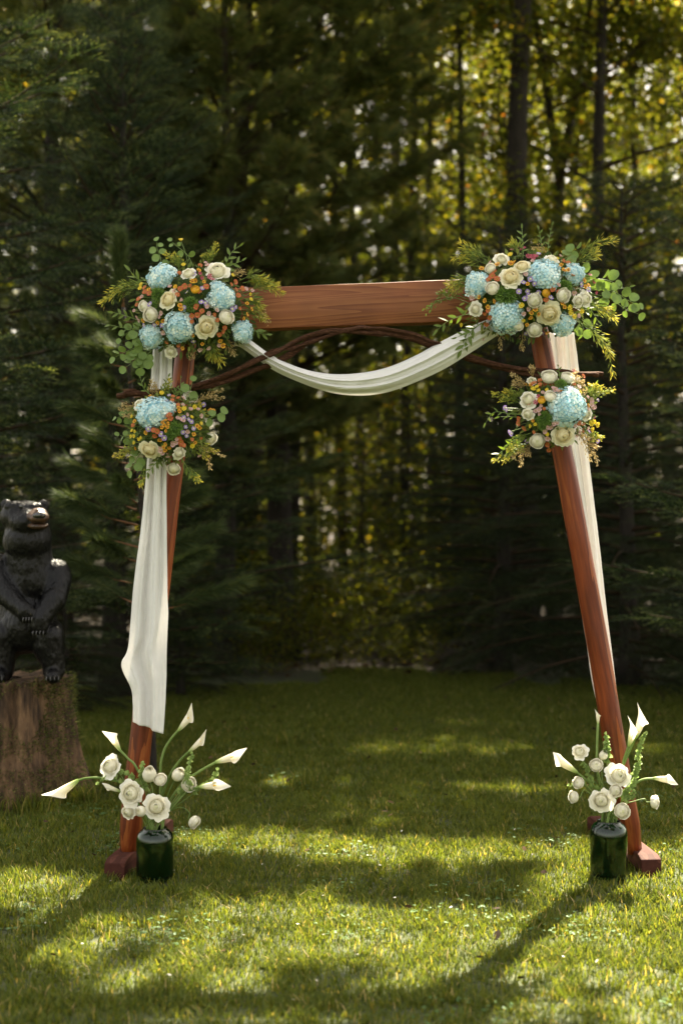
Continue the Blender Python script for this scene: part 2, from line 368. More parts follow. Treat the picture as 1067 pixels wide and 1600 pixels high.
# grass: a few tuft patches scattered with geometry nodes (nobody could count the blades)
def patch(seed, size=.5, n=2600, hmin=.015, hmax=.043, clover=26):
    r = np.random.default_rng(seed); a = Acc()
    # clumpy positions
    c = r.uniform(-size/2, size/2, (90, 2)); k = r.integers(0, 90, n)
    xy = np.where(r.random((n, 1)) < .55, c[k]+r.normal(0, .022, (n, 2)), r.uniform(-size/2, size/2, (n, 2)))
    h = r.uniform(hmin, hmax, n)*(.7+.6*np.sin(k*12.9)**2); az = r.uniform(0, 2*PI, n); w = r.uniform(.0014, .0028, n); ln = r.uniform(.2, 1.0, n)*h
    d = np.stack([np.cos(az), np.sin(az)], 1); s = np.stack([-d[:, 1], d[:, 0]], 1)
    B = np.concatenate([xy, np.zeros((n, 1))], 1)
    def pt(t, wd, sg):
        q = B.copy(); q[:, :2] += d*(ln*t**2)[:, None]+s*(w*wd*sg)[:, None]; q[:, 2] += h*(t-.25*t**2*(ln/h)); return q
    V = np.stack([pt(0, 1, -1), pt(0, 1, 1), pt(.5, .85, -1), pt(.5, .85, 1), pt(1, 0, 0)], 1)
    i = (np.arange(n)*5)[:, None]
    rn = np.clip(r.beta(2, 3, n)+(r.random(n) < .05)*.5, 0, 1)
    a.add(V.reshape(-1, 3), np.concatenate([i+np.array([[0, 1, 3]]), i+np.array([[0, 3, 2]]), i+np.array([[2, 3, 4]])]), np.repeat(rn, 5))
    me = a.mesh('grass_patch', M['grass'], False)
    return bpy.data.objects.new('grass_patch', me)
def clover_patch(seed):
    r = np.random.default_rng(seed); a = Acc()
    t = np.linspace(0, 2*PI, 6, endpoint=False)
    V = np.stack([np.cos(t)*.5+.5, np.sin(t)*.5, .12*np.abs(np.sin(t))], 1); F = np.array([(0, 1, 2, 5), (5, 2, 3, 4)])
    n = 40
    for i in range(n):
        p = r.uniform(-.16, .16, 2); z = r.uniform(.018, .045); s = r.uniform(.007, .012); a0 = r.random()*6
        for k in range(3):
            R = frame((r.normal(0, .25), r.normal(0, .25), 1), up=(0, 1, 0), roll=a0+k*2.09)
            a.add((V*s)@R.T+np.array([p[0], p[1], z]), F, r.random())
    return bpy.data.objects.new('clover_patch', a.mesh('clover_patch', M['clover'], False))

def scatter(name, pts, rots, scales, sources, idx, kind='stuff', cat=None, label=None):
    """one object whose geometry nodes put sources[idx] on each point"""
    me = bpy.data.meshes.new(name); me.vertices.add(len(pts)); me.vertices.foreach_set('co', np.asarray(pts, np.float32).ravel())
    for nm, ty, arr in (('rz', 'FLOAT', rots), ('sc', 'FLOAT', scales), ('ix', 'INT', idx)):
        at = me.attributes.new(nm, ty, 'POINT'); at.data.foreach_set('value', np.asarray(arr, np.float32 if ty == 'FLOAT' else np.int32))
    o = bpy.data.objects.new(name, me); COL.objects.link(o); o['kind'] = kind
    if label: o['label'] = label
    if cat: o['category'] = cat
    ng = bpy.data.node_groups.new(name, 'GeometryNodeTree')
    ng.interface.new_socket('Geometry', in_out='INPUT', socket_type='NodeSocketGeometry'); ng.interface.new_socket('Geometry', in_out='OUTPUT', socket_type='NodeSocketGeometry')
    N = ng.nodes; L = ng.links; gi = N.new('NodeGroupInput'); go = N.new('NodeGroupOutput')
    m2p = N.new('GeometryNodeMeshToPoints'); L.new(gi.outputs[0], m2p.inputs[0])
    iop = N.new('GeometryNodeInstanceOnPoints'); L.new(m2p.outputs[0], iop.inputs['Points'])
    gti = N.new('GeometryNodeGeometryToInstance')
    for s in reversed(sources):
        oi = N.new('GeometryNodeObjectInfo'); oi.inputs['Object'].default_value = s; oi.inputs['As Instance'].default_value = False
        g1 = N.new('GeometryNodeGeometryToInstance'); L.new(oi.outputs['Geometry'], g1.inputs[0]); 
        s['_n'] = 1
        L.new(g1.outputs[0], iop.inputs['Instance']) if len(sources) == 1 else None
        s_nodes.append(g1) if False else None
        srcs.append(g1)
    if len(sources) > 1:
        jn = N.new('GeometryNodeJoinGeometry')
        for g1 in srcs: L.new(g1.outputs[0], jn.inputs[0])
        L.new(jn.outputs[0], iop.inputs['Instance'])
    srcs.clear()
    iop.inputs['Pick Instance'].default_value = len(sources) > 1
    def attr(nm, ty):
        a = N.new('GeometryNodeInputNamedAttribute'); a.data_type = ty; a.inputs['Name'].default_value = nm; return [q for q in a.outputs if q.enabled][0]
    L.new(attr('ix', 'INT'), iop.inputs['Instance Index'])
    cx = N.new('ShaderNodeCombineXYZ'); L.new(attr('rz', 'FLOAT'), cx.inputs[2]); L.new(cx.outputs[0], iop.inputs['Rotation'])
    L.new(attr('sc', 'FLOAT'), iop.inputs['Scale']); L.new(iop.outputs[0], go.inputs[0])
    md = o.modifiers.new('scatter', 'NODES'); md.node_group = ng
    return o
srcs = []; s_nodes = []

def lawn():
    pats = [patch(s, n=2600) for s in range(11, 15)]
    r = np.random.default_rng(3); pts = []
    for X in np.arange(-5.5, 5.6, .40):
        for Y in np.arange(2.4, 13.2, .40):
            if abs(X) > .30*Y+2.2: continue
            y = Y+r.uniform(-.05, .05); x = X+r.uniform(-.05, .05)
            if y > 12.3+.8*math.sin(x*1.3+1)+.5*math.sin(x*3.1)+.35*math.sin(x*7.3)+r.normal(0, .2): continue
            pts.append((x, y, .02*math.sin(x*.9+1)*math.sin(y*.7)*min(1, max(0, (y-6.5)/3))))
    n = len(pts)
    sc = [.78+.45*(.5+.5*mnoise.noise(Vector((p[0]*.9, p[1]*.9, 3)))) for p in pts]
    scatter('grass', pts, r.integers(0, 4, n)*PI/2+r.uniform(-.2, .2, n), sc, pats, r.integers(0, 4, n), label='green and straw flecked lawn grass under and around the wedding arch', cat='grass')
    # longer tufts round the stump, clover in the sunny foreground
    tall = patch(31, size=.16, n=220, hmin=.06, hmax=.14)
    tp = [(-1.675+.38*math.cos(a)+r.normal(0, .05), 7.2+.40*math.sin(a)+r.normal(0, .05), 0) for a in np.linspace(0, 2*PI, 26)]
    tp += [(r.uniform(-2.4, 2.6), r.uniform(4.2, 9), 0) for _ in range(9)]
    scatter('tall_grass', tp, r.uniform(0, 6, len(tp)), r.uniform(.5, 1, len(tp)), [tall], np.zeros(len(tp)), label='longer tufts of grass round the stump and across the lawn', cat='grass')
    cl = [clover_patch(s) for s in (1, 2)]
    cp = [(r.uniform(-2, 2.2), r.uniform(3.9, 8.0), 0) for _ in range(36)]
    scatter('clover', cp, r.uniform(0, 6, len(cp)), r.uniform(.7, 1.1, len(cp)), cl, r.integers(0, 2, len(cp)), label='low clover growing among the lawn grass', cat='clover')
lawn()

def flat_bits(name, n, region, size, material, zmin, zmax, label, cat, seed, tilt=.5):
    r = np.random.default_rng(seed); a = Acc()
    V = np.array([(0, -1, 0), (.55, -.2, .12), (.4, .7, .2), (0, 1.1, .05), (-.45, .6, .25), (-.6, -.3, .1)]); F = np.array([(0, 1, 2, 5), (5, 2, 3, 4)])
    x = r.uniform(region[0], region[1], n); y = region[2]+(region[3]-region[2])*r.random(n)**1.0
    Rm = np.stack([frame((r.normal(0, tilt), r.normal(0, tilt), 1), up=(0, 1, 0), roll=r.random()*6.28) for _ in range(n)])
    a.batch(V, F, Rm, np.stack([x, y, r.uniform(zmin, zmax, n)], 1), rnd=r.random(n), scale=r.uniform(size*.5, size, n))
    a.wpart(name, material, kind='stuff', label=label, cat=cat)
flat_bits('leaf_litter', 9000, (-12, 12, 12.2, 30), .05, M['litter'], .01, .09, 'brown fallen leaves covering the shaded forest floor', 'leaf litter', 5)
flat_bits('fallen_leaves', 160, (-3, 3, 3.8, 12), .022, M['litter'], .03, .05, 'few dry fallen leaves scattered on the lawn', 'fallen leaves', 6)
flat_bits('fallen_petals', 60, (-1.6, 2.3, 4.1, 6.6), .007, M['petal_w'], .028, .046, 'tiny pale petals scattered in the sunny grass', 'petals', 8)

# ------------------------------------------------------------------ trees
def needle_twig(a, p0, d, up, L, step, nl, nw, r, ang=55, curve=0.0, flat=False, rnd=.4, tube_r=.0016):
    """stem with needles all round; p0 start, d direction"""
    d = d/np.linalg.norm(d); side = np.cross(d, up); side /= np.linalg.norm(side)+1e-9; up2 = np.cross(side, d)
    n = max(3, int(L/step)); t = (np.arange(n)+r.random(n)*.7)/n
    base = p0+np.outer(t*L, d)+np.outer(curve*(t*L)**2, up)
    ph = np.where(np.arange(n) % 2 == 0, 0, PI)+r.normal(0, .35, n) if flat else r.uniform(-.5, PI+.5, n)
    out = np.outer(np.cos(ph), side)+np.outer(np.sin(ph), up2)
    an = math.radians(ang)*(1-.45*t); nd = d*np.cos(an)[:, None]+out*np.sin(an)[:, None]
    w = np.cross(nd, out+up2*.3); w /= np.linalg.norm(w, axis=1)[:, None]+1e-9
    ll = nl*(1-.35*t)*r.uniform(.8, 1.15, n)
    V = np.stack([base-w*nw, base+w*nw, base+nd*ll[:, None]], 1)
    a.add(V.reshape(-1, 3), np.arange(n*3).reshape(-1, 3), np.clip(np.repeat(rnd-.15+.62*t**2+r.normal(0, .10, n), 3), 0, 1))  # lit bough tips put into the colour: needles paler towards the twig end

def spruce_spray(seed, L=.42, needle=.016, step=.0030, droop=-.25, flat=False, w=.0013):
    r = np.random.default_rng(seed); a = Acc(); X = np.array([1., 0, 0]); Z = np.array([0, 0, 1.])
    tip = .62
    needle_twig(a, np.zeros(3), X, Z, L, step, needle, w, r, curve=droop, flat=flat, rnd=.45)
    k = 6
    for i in range(k):
        t = (i+.6)/(k+.4)
        for s in (-1, 1):
            b = np.array([L*t, 0, droop*(L*t)**2]); l = L*(1-t)*.62+.03
            dr = np.array([math.cos(.85), s*math.sin(.85), r.normal(0, .12)])
            needle_twig(a, b, dr, Z, l, step, needle, w, r, curve=droop*1.2, flat=flat, rnd=.4)
            if l > .13:
                for q in (.4, .7):
                    b2 = b+dr*l*q
                    dr2 = np.array([math.cos(.1), s*math.sin(.1), r.normal(0, .1)])
                    needle_twig(a, b2, dr2, Z, l*(1-q)*.7, step, needle, w, r, flat=flat, rnd=.5)
    V, F, R = a.arrays(); return V, F[0], R

def pine_tuft(seed, nl=.11, n=34, w_=.0024):
    r = np.random.default_rng(seed); a = Acc(); X = np.array([1., 0, 0])
    t = r.random(n); base = np.outer(t*.11, X); th = r.uniform(0, 2*PI, n); an = r.uniform(.35, 1.15, n)*(1.1-.6*t)
    d = np.stack([np.cos(an), np.sin(an)*np.cos(th), np.sin(an)*np.sin(th)-.12], 1)
    w = np.cross(d, r.normal(0, 1, (n, 3))); w /= np.linalg.norm(w, axis=1)[:, None]
    l = nl*r.uniform(.75, 1.1, n)
    V = np.stack([base-w*w_, base+w*w_, base+d*l[:, None]], 1)
    return V.reshape(-1, 3), np.arange(n*3).reshape(-1, 3), np.repeat(np.clip(r.normal(.45, .2, n), 0, 1), 3)

def conifer(name, seed, H, rad, kind='spruce', z0=.15, zb=None, zmax=None, dens=1.0, needle_mat=None, prof=.8):
    """returns (trunk mesh, branch mesh, crown mesh); rad = widest radius, z0 = lowest branch"""
    r = np.random.default_rng(seed)
    tr = Acc(); br = Acc(); cr = Acc()
    zz = np.linspace(0, H*.97, 14); pth = np.stack([.03*np.sin(zz*.9+seed), .03*np.cos(zz*1.1+seed), zz], 1)
    r0 = {'spruce': .018, 'hemlock': .018, 'pine': .0125}[kind]*H
    add_tube(tr, pth, np.maximum(r0*(1-zz/H)+.008, .008)*(1+.5*np.exp(-zz*5)), 12, ridge=.06)
    if kind == 'pine': sprays = [pine_tuft(seed*10+i) for i in range(4)]
    else: sprays = [spruce_spray(seed*10+i, needle=.018 if kind == 'spruce' else .013, step=.0074 if kind == 'spruce' else .0074, droop=-.25 if kind == 'spruce' else -.5, flat=kind == 'hemlock', w=.0027 if kind == 'spruce' else .0024) for i in range(3)]
    nb = int((34 if kind == 'pine' else 30)*H*dens*.6)
    rows = [[[], [], [], []] for _ in sprays]
    for i in range(nb):
        t = (i+r.random())/nb; z = z0+(H-z0-.1)*t
        if kind == 'pine': z = z0+(H-z0-.2)*(int(t*H*1.6)+r.normal(0, .06))/(H*1.6)
        fz = (z-z0)/(H-z0)
        rr = rad*(min(1, .55+fz*4))*(1-fz)**prof*r.uniform(.72, 1.12)+.12
        az = i*2.39996+r.normal(0, .35)
        rise = (.15+.5*fz) if kind == 'spruce' else (.05+.4*fz if kind == 'hemlock' else .25+.5*fz)
        sag = (-.42 if kind == 'spruce' else -.5)*(1-fz)/max(rr, .3)*.55 if kind != 'pine' else .05
        d = np.array([math.cos(az), math.sin(az)]); nn = 9; s = np.linspace(0, 1, nn)*rr
        wob = r.normal(0, .03)
        px = np.stack([d[0]*s-d[1]*wob*s*s, d[1]*s+d[0]*wob*s*s, z+rise*s+sag*s*s*(.6+.4*r.random())+(.10*(s/rr)**3*rr if kind == 'spruce' else 0)], 1)
        add_tube(br, px, np.linspace(.012+.006*rr, .003, nn), 4, cap=False, r=.4)
        if kind == 'pine':
            ns = int(12+rr*20)
            for j in range(ns):
                u = .25+.75*r.random()**.7; q = px[0]+0; k = u*(nn-1); k0 = min(int(k), nn-2); q = px[k0]+(px[k0+1]-px[k0])*(k-k0)
                side = (1 if j % 2 else -1); off = r.uniform(.05, .42)*(1.05-u*.6)
                sd = np.array([-d[1]*side, d[0]*side, 0])+np.array([d[0], d[1], .25])*.9
                sd /= np.linalg.norm(sd); e = q+sd*off
                add_tube(br, [q, e], [.004, .0025], 3, cap=False, r=.7)
                dd = sd+np.array([0, 0, .35])+r.normal(0, .25, 3)
                for m in range(2):
                    v = r.integers(len(sprays)); rows[v][0].append(frame(dd+r.normal(0, .3*m, 3))[:, [2, 0, 1]]); rows[v][1].append(e-sd*m*.06); rows[v][2].append(r.uniform(.9, 1.5)); rows[v][3].append(r.normal(0, .08))
        else:
            sp = .21 if kind == 'spruce' else .19
            ns = max(2, int(rr/sp))
            for j in range(ns+1):
                u = .18+.82*(j/ns); k = u*(nn-1); k0 = min(int(k), nn-2); q = px[k0]+(px[k0+1]-px[k0])*(k-k0)
                tg = px[k0+1]-px[k0]; tg /= np.linalg.norm(tg)
                sides = (-1, 1) if j < ns else (0,)
                for sgn in sides:
                    a_ = sgn*r.uniform(.6, .95); c, s_ = math.cos(a_), math.sin(a_)
                    dr = np.array([tg[0]*c-tg[1]*s_, tg[0]*s_+tg[1]*c, tg[2]-.10+r.normal(0, .1)])
                    v = r.integers(len(sprays)); R = frame(dr, up=(r.normal(0, .2), r.normal(0, .2), 1))
                    # columns x=dir, z~up
                    Rx = np.stack([R[:, 2], R[:, 0], R[:, 1]], 1)
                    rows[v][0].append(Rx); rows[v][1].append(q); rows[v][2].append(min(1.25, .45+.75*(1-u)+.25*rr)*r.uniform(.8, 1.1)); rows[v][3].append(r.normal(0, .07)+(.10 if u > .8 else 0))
    for (V, F, R), (Rm, T, S, rn) in zip(sprays, rows):
        if T: cr.batch(V, F, np.array(Rm), np.array(T), rnd=np.array(rn), vr=R, scale=np.array(S))
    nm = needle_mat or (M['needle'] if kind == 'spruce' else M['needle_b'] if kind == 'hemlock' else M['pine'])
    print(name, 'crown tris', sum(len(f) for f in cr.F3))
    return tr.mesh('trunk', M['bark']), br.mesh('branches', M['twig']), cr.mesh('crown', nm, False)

LEAFV = np.array([(0, 0, 0), (.36, .30, .06), (.62, .42, .0), (1, 0, -.08), (.62, -.42, .0), (.36, -.30, .06)])
LEAFF = np.array([(0, 1, 2, 3), (0, 3, 4, 5)])
def deciduous(name, seed, H, rad, zc, n_leaf, leaf=.075, tr_r=.10, fork=False, lean=(0, 0), nb=26, zmax=None):
    r = np.random.default_rng(seed); tr = Acc(); br = Acc(); cr = Acc()
    zz = np.linspace(0, H*.92, 16)
    pth = np.stack([lean[0]*zz/H+.06*np.sin(zz*.5+seed), lean[1]*zz/H+.06*np.cos(zz*.6+seed), zz], 1)
    if fork:
        k = 8; zf = zz[k]
        add_tube(tr, pth[:k+1], tr_r*np.linspace(1.15, .85, k+1), 12, ridge=.05, cap=False)
        for s in (-1, 1):
            q = pth[k:].copy(); q[:, 0] += s*(q[:, 2]-zf)*.16; add_tube(tr, q, tr_r*np.linspace(.72, .2, len(q)), 10, ridge=.05)
    else: add_tube(tr, pth, tr_r*(np.linspace(1, .18, 16)*1.05+.35*np.exp(-zz*3)), 12, ridge=.06)
    tips = []
    for i in range(nb):
        z = zc+(H-zc)*(i+r.random())/nb; k = z/(H*.92)*15; k0 = int(min(max(k, 0), 14)); p = pth[k0]+(pth[k0+1]-pth[k0])*min(1, k-k0)
        f = (z-zc)/(H-zc); l = rad*(.55+.8*math.sin(PI*min(1, f*.8+.2)))*r.uniform(.6, 1.05); az = i*2.4+r.normal(0, .4)
        s = np.linspace(0, 1, 6); up = r.uniform(.15, .75)
        q = p+np.stack([np.cos(az+.3*s)*l*s, np.sin(az+.3*s)*l*s, up*l*s-.1*l*s*s], 1)
        add_tube(br, q, np.linspace(.3*tr_r*(1-f*.6), .006, 6), 5, cap=False, r=.3)
        for j in range(5):
            u = r.uniform(.35, 1); b = p+np.array([math.cos(az+.3*u)*l*u, math.sin(az+.3*u)*l*u, up*l*u-.1*l*u*u])
            e = b+r.normal(0, 1, 3)*np.array([.4, .4, .25])*l*.45
            add_tube(br, [b, (b+e)/2+r.normal(0, .04, 3), e], [.010, .007, .004], 3, cap=False, r=.4); tips += [b, e, (b+e)/2]
    tips = np.array(tips); c = tips[r.integers(0, len(tips), n_leaf)]
    T = c+r.normal(0, 1, (n_leaf, 3))*np.array([.26, .26, .15])
    nrm = r.normal(0, .8, (n_leaf, 3))+np.array([0, -.1, .8]); nrm /= np.linalg.norm(nrm, axis=1)[:, None]
    ax = r.normal(0, 1, (n_leaf, 3)); ax -= nrm*np.sum(ax*nrm, 1)[:, None]; ax /= np.linalg.norm(ax, axis=1)[:, None]
    Rm = np.stack([ax, np.cross(nrm, ax), nrm], -1)
    tint = np.array([mnoise.noise(Vector(c[i])*1.3+Vector((seed, 0, 0))) for i in range(0, n_leaf, 7)]); tint = np.repeat(tint, 7)[:n_leaf]
    cr.batch(LEAFV, LEAFF, Rm, T, rnd=np.clip(r.beta(2, 2.4, n_leaf)*.85+tint*.35, 0, 1), scale=r.uniform(.6, 1.15, n_leaf)*leaf)
    return tr.mesh('trunk', M['bark']), br.mesh('branches', M['twig']), cr.mesh('crown', M['leaf'], False)

def plant_tree(name, meshes, x, y, rz, s, label, cat='tree', group=None, z=-.03, sz=None):
    root = empty(name, (x, y, z), label, cat, group, rot=Matrix.Rotation(rz, 4, 'Z') @ Matrix.Diagonal((s, s, (sz or s), 1)))
    for nm, me in zip(('trunk', 'branch_wood', 'crown'), meshes):
        link(nm, me, root, local=Matrix.Identity(4))
    return root

spruce_a = conifer('spruce_a', 3, 9.0, 2.0, 'spruce', z0=.25, dens=.9)
spruce_b = conifer('spruce_b', 5, 5.2, 1.75, 'spruce', z0=.15, dens=1.3, prof=.75)
hemlock = conifer('hemlock', 8, 4.3, 1.5, 'hemlock', z0=.1, dens=1.35, prof=.7)
pine_a = conifer('pine_a', 4, 9.5, 1.7, 'pine', z0=2.1, dens=.7, prof=.55)

G_SP = 'spruce trees closing in the lawn'; G_HE = 'hemlocks at the back edge of the lawn'; G_PI = 'white pines behind the arch'; G_DE = 'broadleaf trees in the sunlit wood behind'
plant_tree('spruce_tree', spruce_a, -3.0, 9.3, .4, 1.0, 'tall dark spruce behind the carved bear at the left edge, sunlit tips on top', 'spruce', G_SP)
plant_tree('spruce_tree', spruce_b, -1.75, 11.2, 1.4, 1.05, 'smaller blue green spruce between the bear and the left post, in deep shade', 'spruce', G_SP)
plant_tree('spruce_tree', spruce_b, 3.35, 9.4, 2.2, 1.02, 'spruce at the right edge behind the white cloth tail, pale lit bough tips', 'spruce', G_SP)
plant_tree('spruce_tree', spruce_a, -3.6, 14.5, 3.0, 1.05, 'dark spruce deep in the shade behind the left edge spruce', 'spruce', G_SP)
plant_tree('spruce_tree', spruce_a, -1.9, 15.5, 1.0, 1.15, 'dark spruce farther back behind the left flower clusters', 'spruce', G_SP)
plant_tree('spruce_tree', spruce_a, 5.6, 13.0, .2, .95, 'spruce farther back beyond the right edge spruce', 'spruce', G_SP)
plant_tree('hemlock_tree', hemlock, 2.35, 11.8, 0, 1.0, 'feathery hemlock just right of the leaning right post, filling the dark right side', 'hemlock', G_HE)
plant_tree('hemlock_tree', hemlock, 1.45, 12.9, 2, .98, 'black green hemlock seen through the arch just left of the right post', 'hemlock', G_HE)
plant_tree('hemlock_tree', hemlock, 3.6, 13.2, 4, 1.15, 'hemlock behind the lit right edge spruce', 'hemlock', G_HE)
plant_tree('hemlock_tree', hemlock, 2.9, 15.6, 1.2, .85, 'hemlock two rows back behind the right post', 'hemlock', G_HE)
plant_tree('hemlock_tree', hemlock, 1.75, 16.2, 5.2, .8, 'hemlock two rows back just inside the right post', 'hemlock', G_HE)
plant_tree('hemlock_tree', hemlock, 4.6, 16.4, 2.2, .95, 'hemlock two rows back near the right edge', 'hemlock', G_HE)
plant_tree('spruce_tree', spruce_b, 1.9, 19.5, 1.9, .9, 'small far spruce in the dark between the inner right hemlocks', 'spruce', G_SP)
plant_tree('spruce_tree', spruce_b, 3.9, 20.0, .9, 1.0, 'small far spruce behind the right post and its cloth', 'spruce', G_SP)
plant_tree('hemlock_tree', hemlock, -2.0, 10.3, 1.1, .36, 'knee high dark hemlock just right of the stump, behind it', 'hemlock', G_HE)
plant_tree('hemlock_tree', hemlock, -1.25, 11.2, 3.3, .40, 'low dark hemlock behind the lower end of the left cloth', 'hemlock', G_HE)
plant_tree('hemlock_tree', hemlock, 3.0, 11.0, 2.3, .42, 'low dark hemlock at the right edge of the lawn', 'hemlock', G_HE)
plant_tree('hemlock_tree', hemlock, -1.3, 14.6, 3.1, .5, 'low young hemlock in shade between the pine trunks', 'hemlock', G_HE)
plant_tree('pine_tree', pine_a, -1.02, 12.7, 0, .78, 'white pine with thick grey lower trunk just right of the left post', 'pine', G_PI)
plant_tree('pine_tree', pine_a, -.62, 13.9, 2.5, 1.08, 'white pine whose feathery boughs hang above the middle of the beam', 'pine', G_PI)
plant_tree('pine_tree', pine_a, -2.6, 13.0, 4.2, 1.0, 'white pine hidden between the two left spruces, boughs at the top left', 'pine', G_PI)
dec = [deciduous('dec_a', 21, 11, 1.9, 2.6, 13000, tr_r=.095), deciduous('dec_b', 22, 12, 2.1, 3.2, 14000, tr_r=.12), deciduous('dec_c', 23, 11.5, 2.0, 3.0, 13000, tr_r=.085, fork=True)]
dec.append(deciduous('dec_d', 27, 13, 1.3, 7.5, 3500, tr_r=.075, nb=16))
for px, Z, k, rz, s, lab in [
    (822, 17, 0, .3, 1.0, 'straight dark trunk directly above the right flower cluster'),
    (869, 18, 2, 0, 1.0, 'dark trunk that forks into a Y above the right flower cluster'),
    (942, 16, 1, 1.3, .95, 'thickest dark trunk, upper right above the trailing eucalyptus'),
    (992, 20, 0, 2.0, 1.05, 'thin dark trunk between the thickest trunk and the right edge'),
    (612, 20, 0, 4.0, 1.1, 'slim trunk above the middle of the beam among green leaves'),
    (490, 18.5, 3, 5.1, 1.0, 'trunk at the left side of the bright gap, with pale lit leaves before it'),
    (555, 20, 3, 1.1, 1.05, 'trunk in the middle of the yellow gap in the wood'),
    (588, 22.5, 3, 2.3, 1.1, 'thin trunk right beside the one in the yellow gap'),
    (607, 24, 3, 3.3, 1.1, 'rightmost thin trunk of the yellow gap'),
    (712, 22, 3, .9, 1.0, 'slim trunk behind the left half of the right flower cluster'),
    (755, 25, 3, 5.6, 1.15, 'very thin far trunk between the slim and the straight dark one'),
    (896, 26, 2, 1.6, 1.15, 'far thin trunk between the forked and the thickest trunk'),
    (1040, 24, 1, 2.9, 1.1, 'far trunk close to the upper right edge'),
    (405, 24, 1, .4, 1.15, 'far trunk showing between the pine boughs upper left of the beam'),
    (250, 26, 0, 2.6, 1.2, 'far leafy tree glimpsed above the left flower cluster'),
    (455, 16.5, 3, 2.2, .95, 'dark slim trunk left of the yellow gap, near the pine'), (530, 18, 3, .2, .9, 'slim trunk just left of the middle of the yellow gap'), (640, 17.5, 3, 4.4, .95, 'slim dark trunk just right of the yellow gap'), (676, 19, 3, 5.9, 1.0, 'slim trunk below the right third of the beam'), (715, 16.5, 3, 3.0, .85, 'slim shaded trunk below the right end of the beam'), (300, 17, 3, 1.0, 1.0, 'slim shaded trunk just right of the left post'),
    (1140, 17, 1, 3.9, .95, 'broadleaf tree just past the right edge, its leaves reaching in'),
    (790, 29, 1, 1.9, 1.25, 'far leafy tree shimmering behind the right end of the beam'),
    (60, 24, 2, 5.0, 1.1, 'far leafy tree behind the dark spruces at the upper left corner')]:
    plant_tree('broadleaf_tree', dec[k], (px-533.5)/FP*Z, Z, rz, s, lab, 'tree', G_DE)

# young leafy undergrowth
sap = deciduous('sapling', 31, 3.6, .9, 1.0, 2600, leaf=.066, tr_r=.025, nb=22)
for px, Z, s, lab in [(535, 23, 1.0, 'sunlit yellow green sapling glowing in the gap in the wood'), (515, 25.5, 1.0, 'farther sapling shimmering left in the yellow gap'), (575, 27.5, 1.2, 'farthest sapling in the middle of the yellow gap'), (640, 25, 1.2, 'farther sapling at the right side of the yellow gap'),
                      (600, 26, 1.1, 'sunlit sapling behind the thin trunks of the yellow gap'),
                      (497, 17.5, .8, 'young maple with pale lit leaves before the left trunk of the gap'),
                      (650, 19, .9, 'sapling in half shade right of the yellow gap'),
                      (760, 17, 1.0, 'leafy sapling behind the right end of the beam'),
                      (880, 19, 1.1, 'leafy sapling behind the trailing eucalyptus on the right'),
                      (560, 17.2, .95, 'leafy sapling just above the low point of the draped swag'),
                      (440, 25, 1.0, 'small lit sapling far back between the pine trunks')]:
    plant_tree('sapling', sap, (px-533.5)/FP*Z, Z, px*.1, s, lab, 'sapling', 'young saplings in the undergrowth')

# far-off wood reads as one mass
def far_wood():
    r = np.random.default_rng(77); n = 62000; cr = Acc()
    x = r.uniform(-28, 28, n); y = r.uniform(33, 42, n)+.01*x*x; z = 17*r.random(n)
    keep = np.array([mnoise.noise(Vector((x[i]*.35, y[i]*.2, z[i]*.35))) > -.62 for i in range(n)])
    x, y, z = x[keep], y[keep], z[keep]; n = len(x)
    nr = r.normal(0, 1, (n, 3))+np.array([0, -.2, .3]); nr /= np.linalg.norm(nr, axis=1)[:, None]; ax = np.cross(nr, r.normal(0, 1, (n, 3))); ax /= np.linalg.norm(ax, axis=1)[:, None]
    cr.batch(LEAFV, LEAFF, np.stack([ax, np.cross(nr, ax), nr], -1), np.stack([x, y, z], 1), rnd=r.beta(2, 3, n), scale=r.uniform(.22, .46, n))
    for i in range(60):
        X = r.uniform(-26, 26); Y = r.uniform(31, 41)
        add_tube(cr, [(X, Y, 0), (X+r.normal(0, .3), Y, 8), (X+r.normal(0, .5), Y, 15)], [.2, .15, .05], 6, r=0)
    cr.wpart('distant_wood', M['leaf'], smooth=False, kind='stuff', label='far-off green wood closing the view behind all the trees', cat='wood')
far_wood()

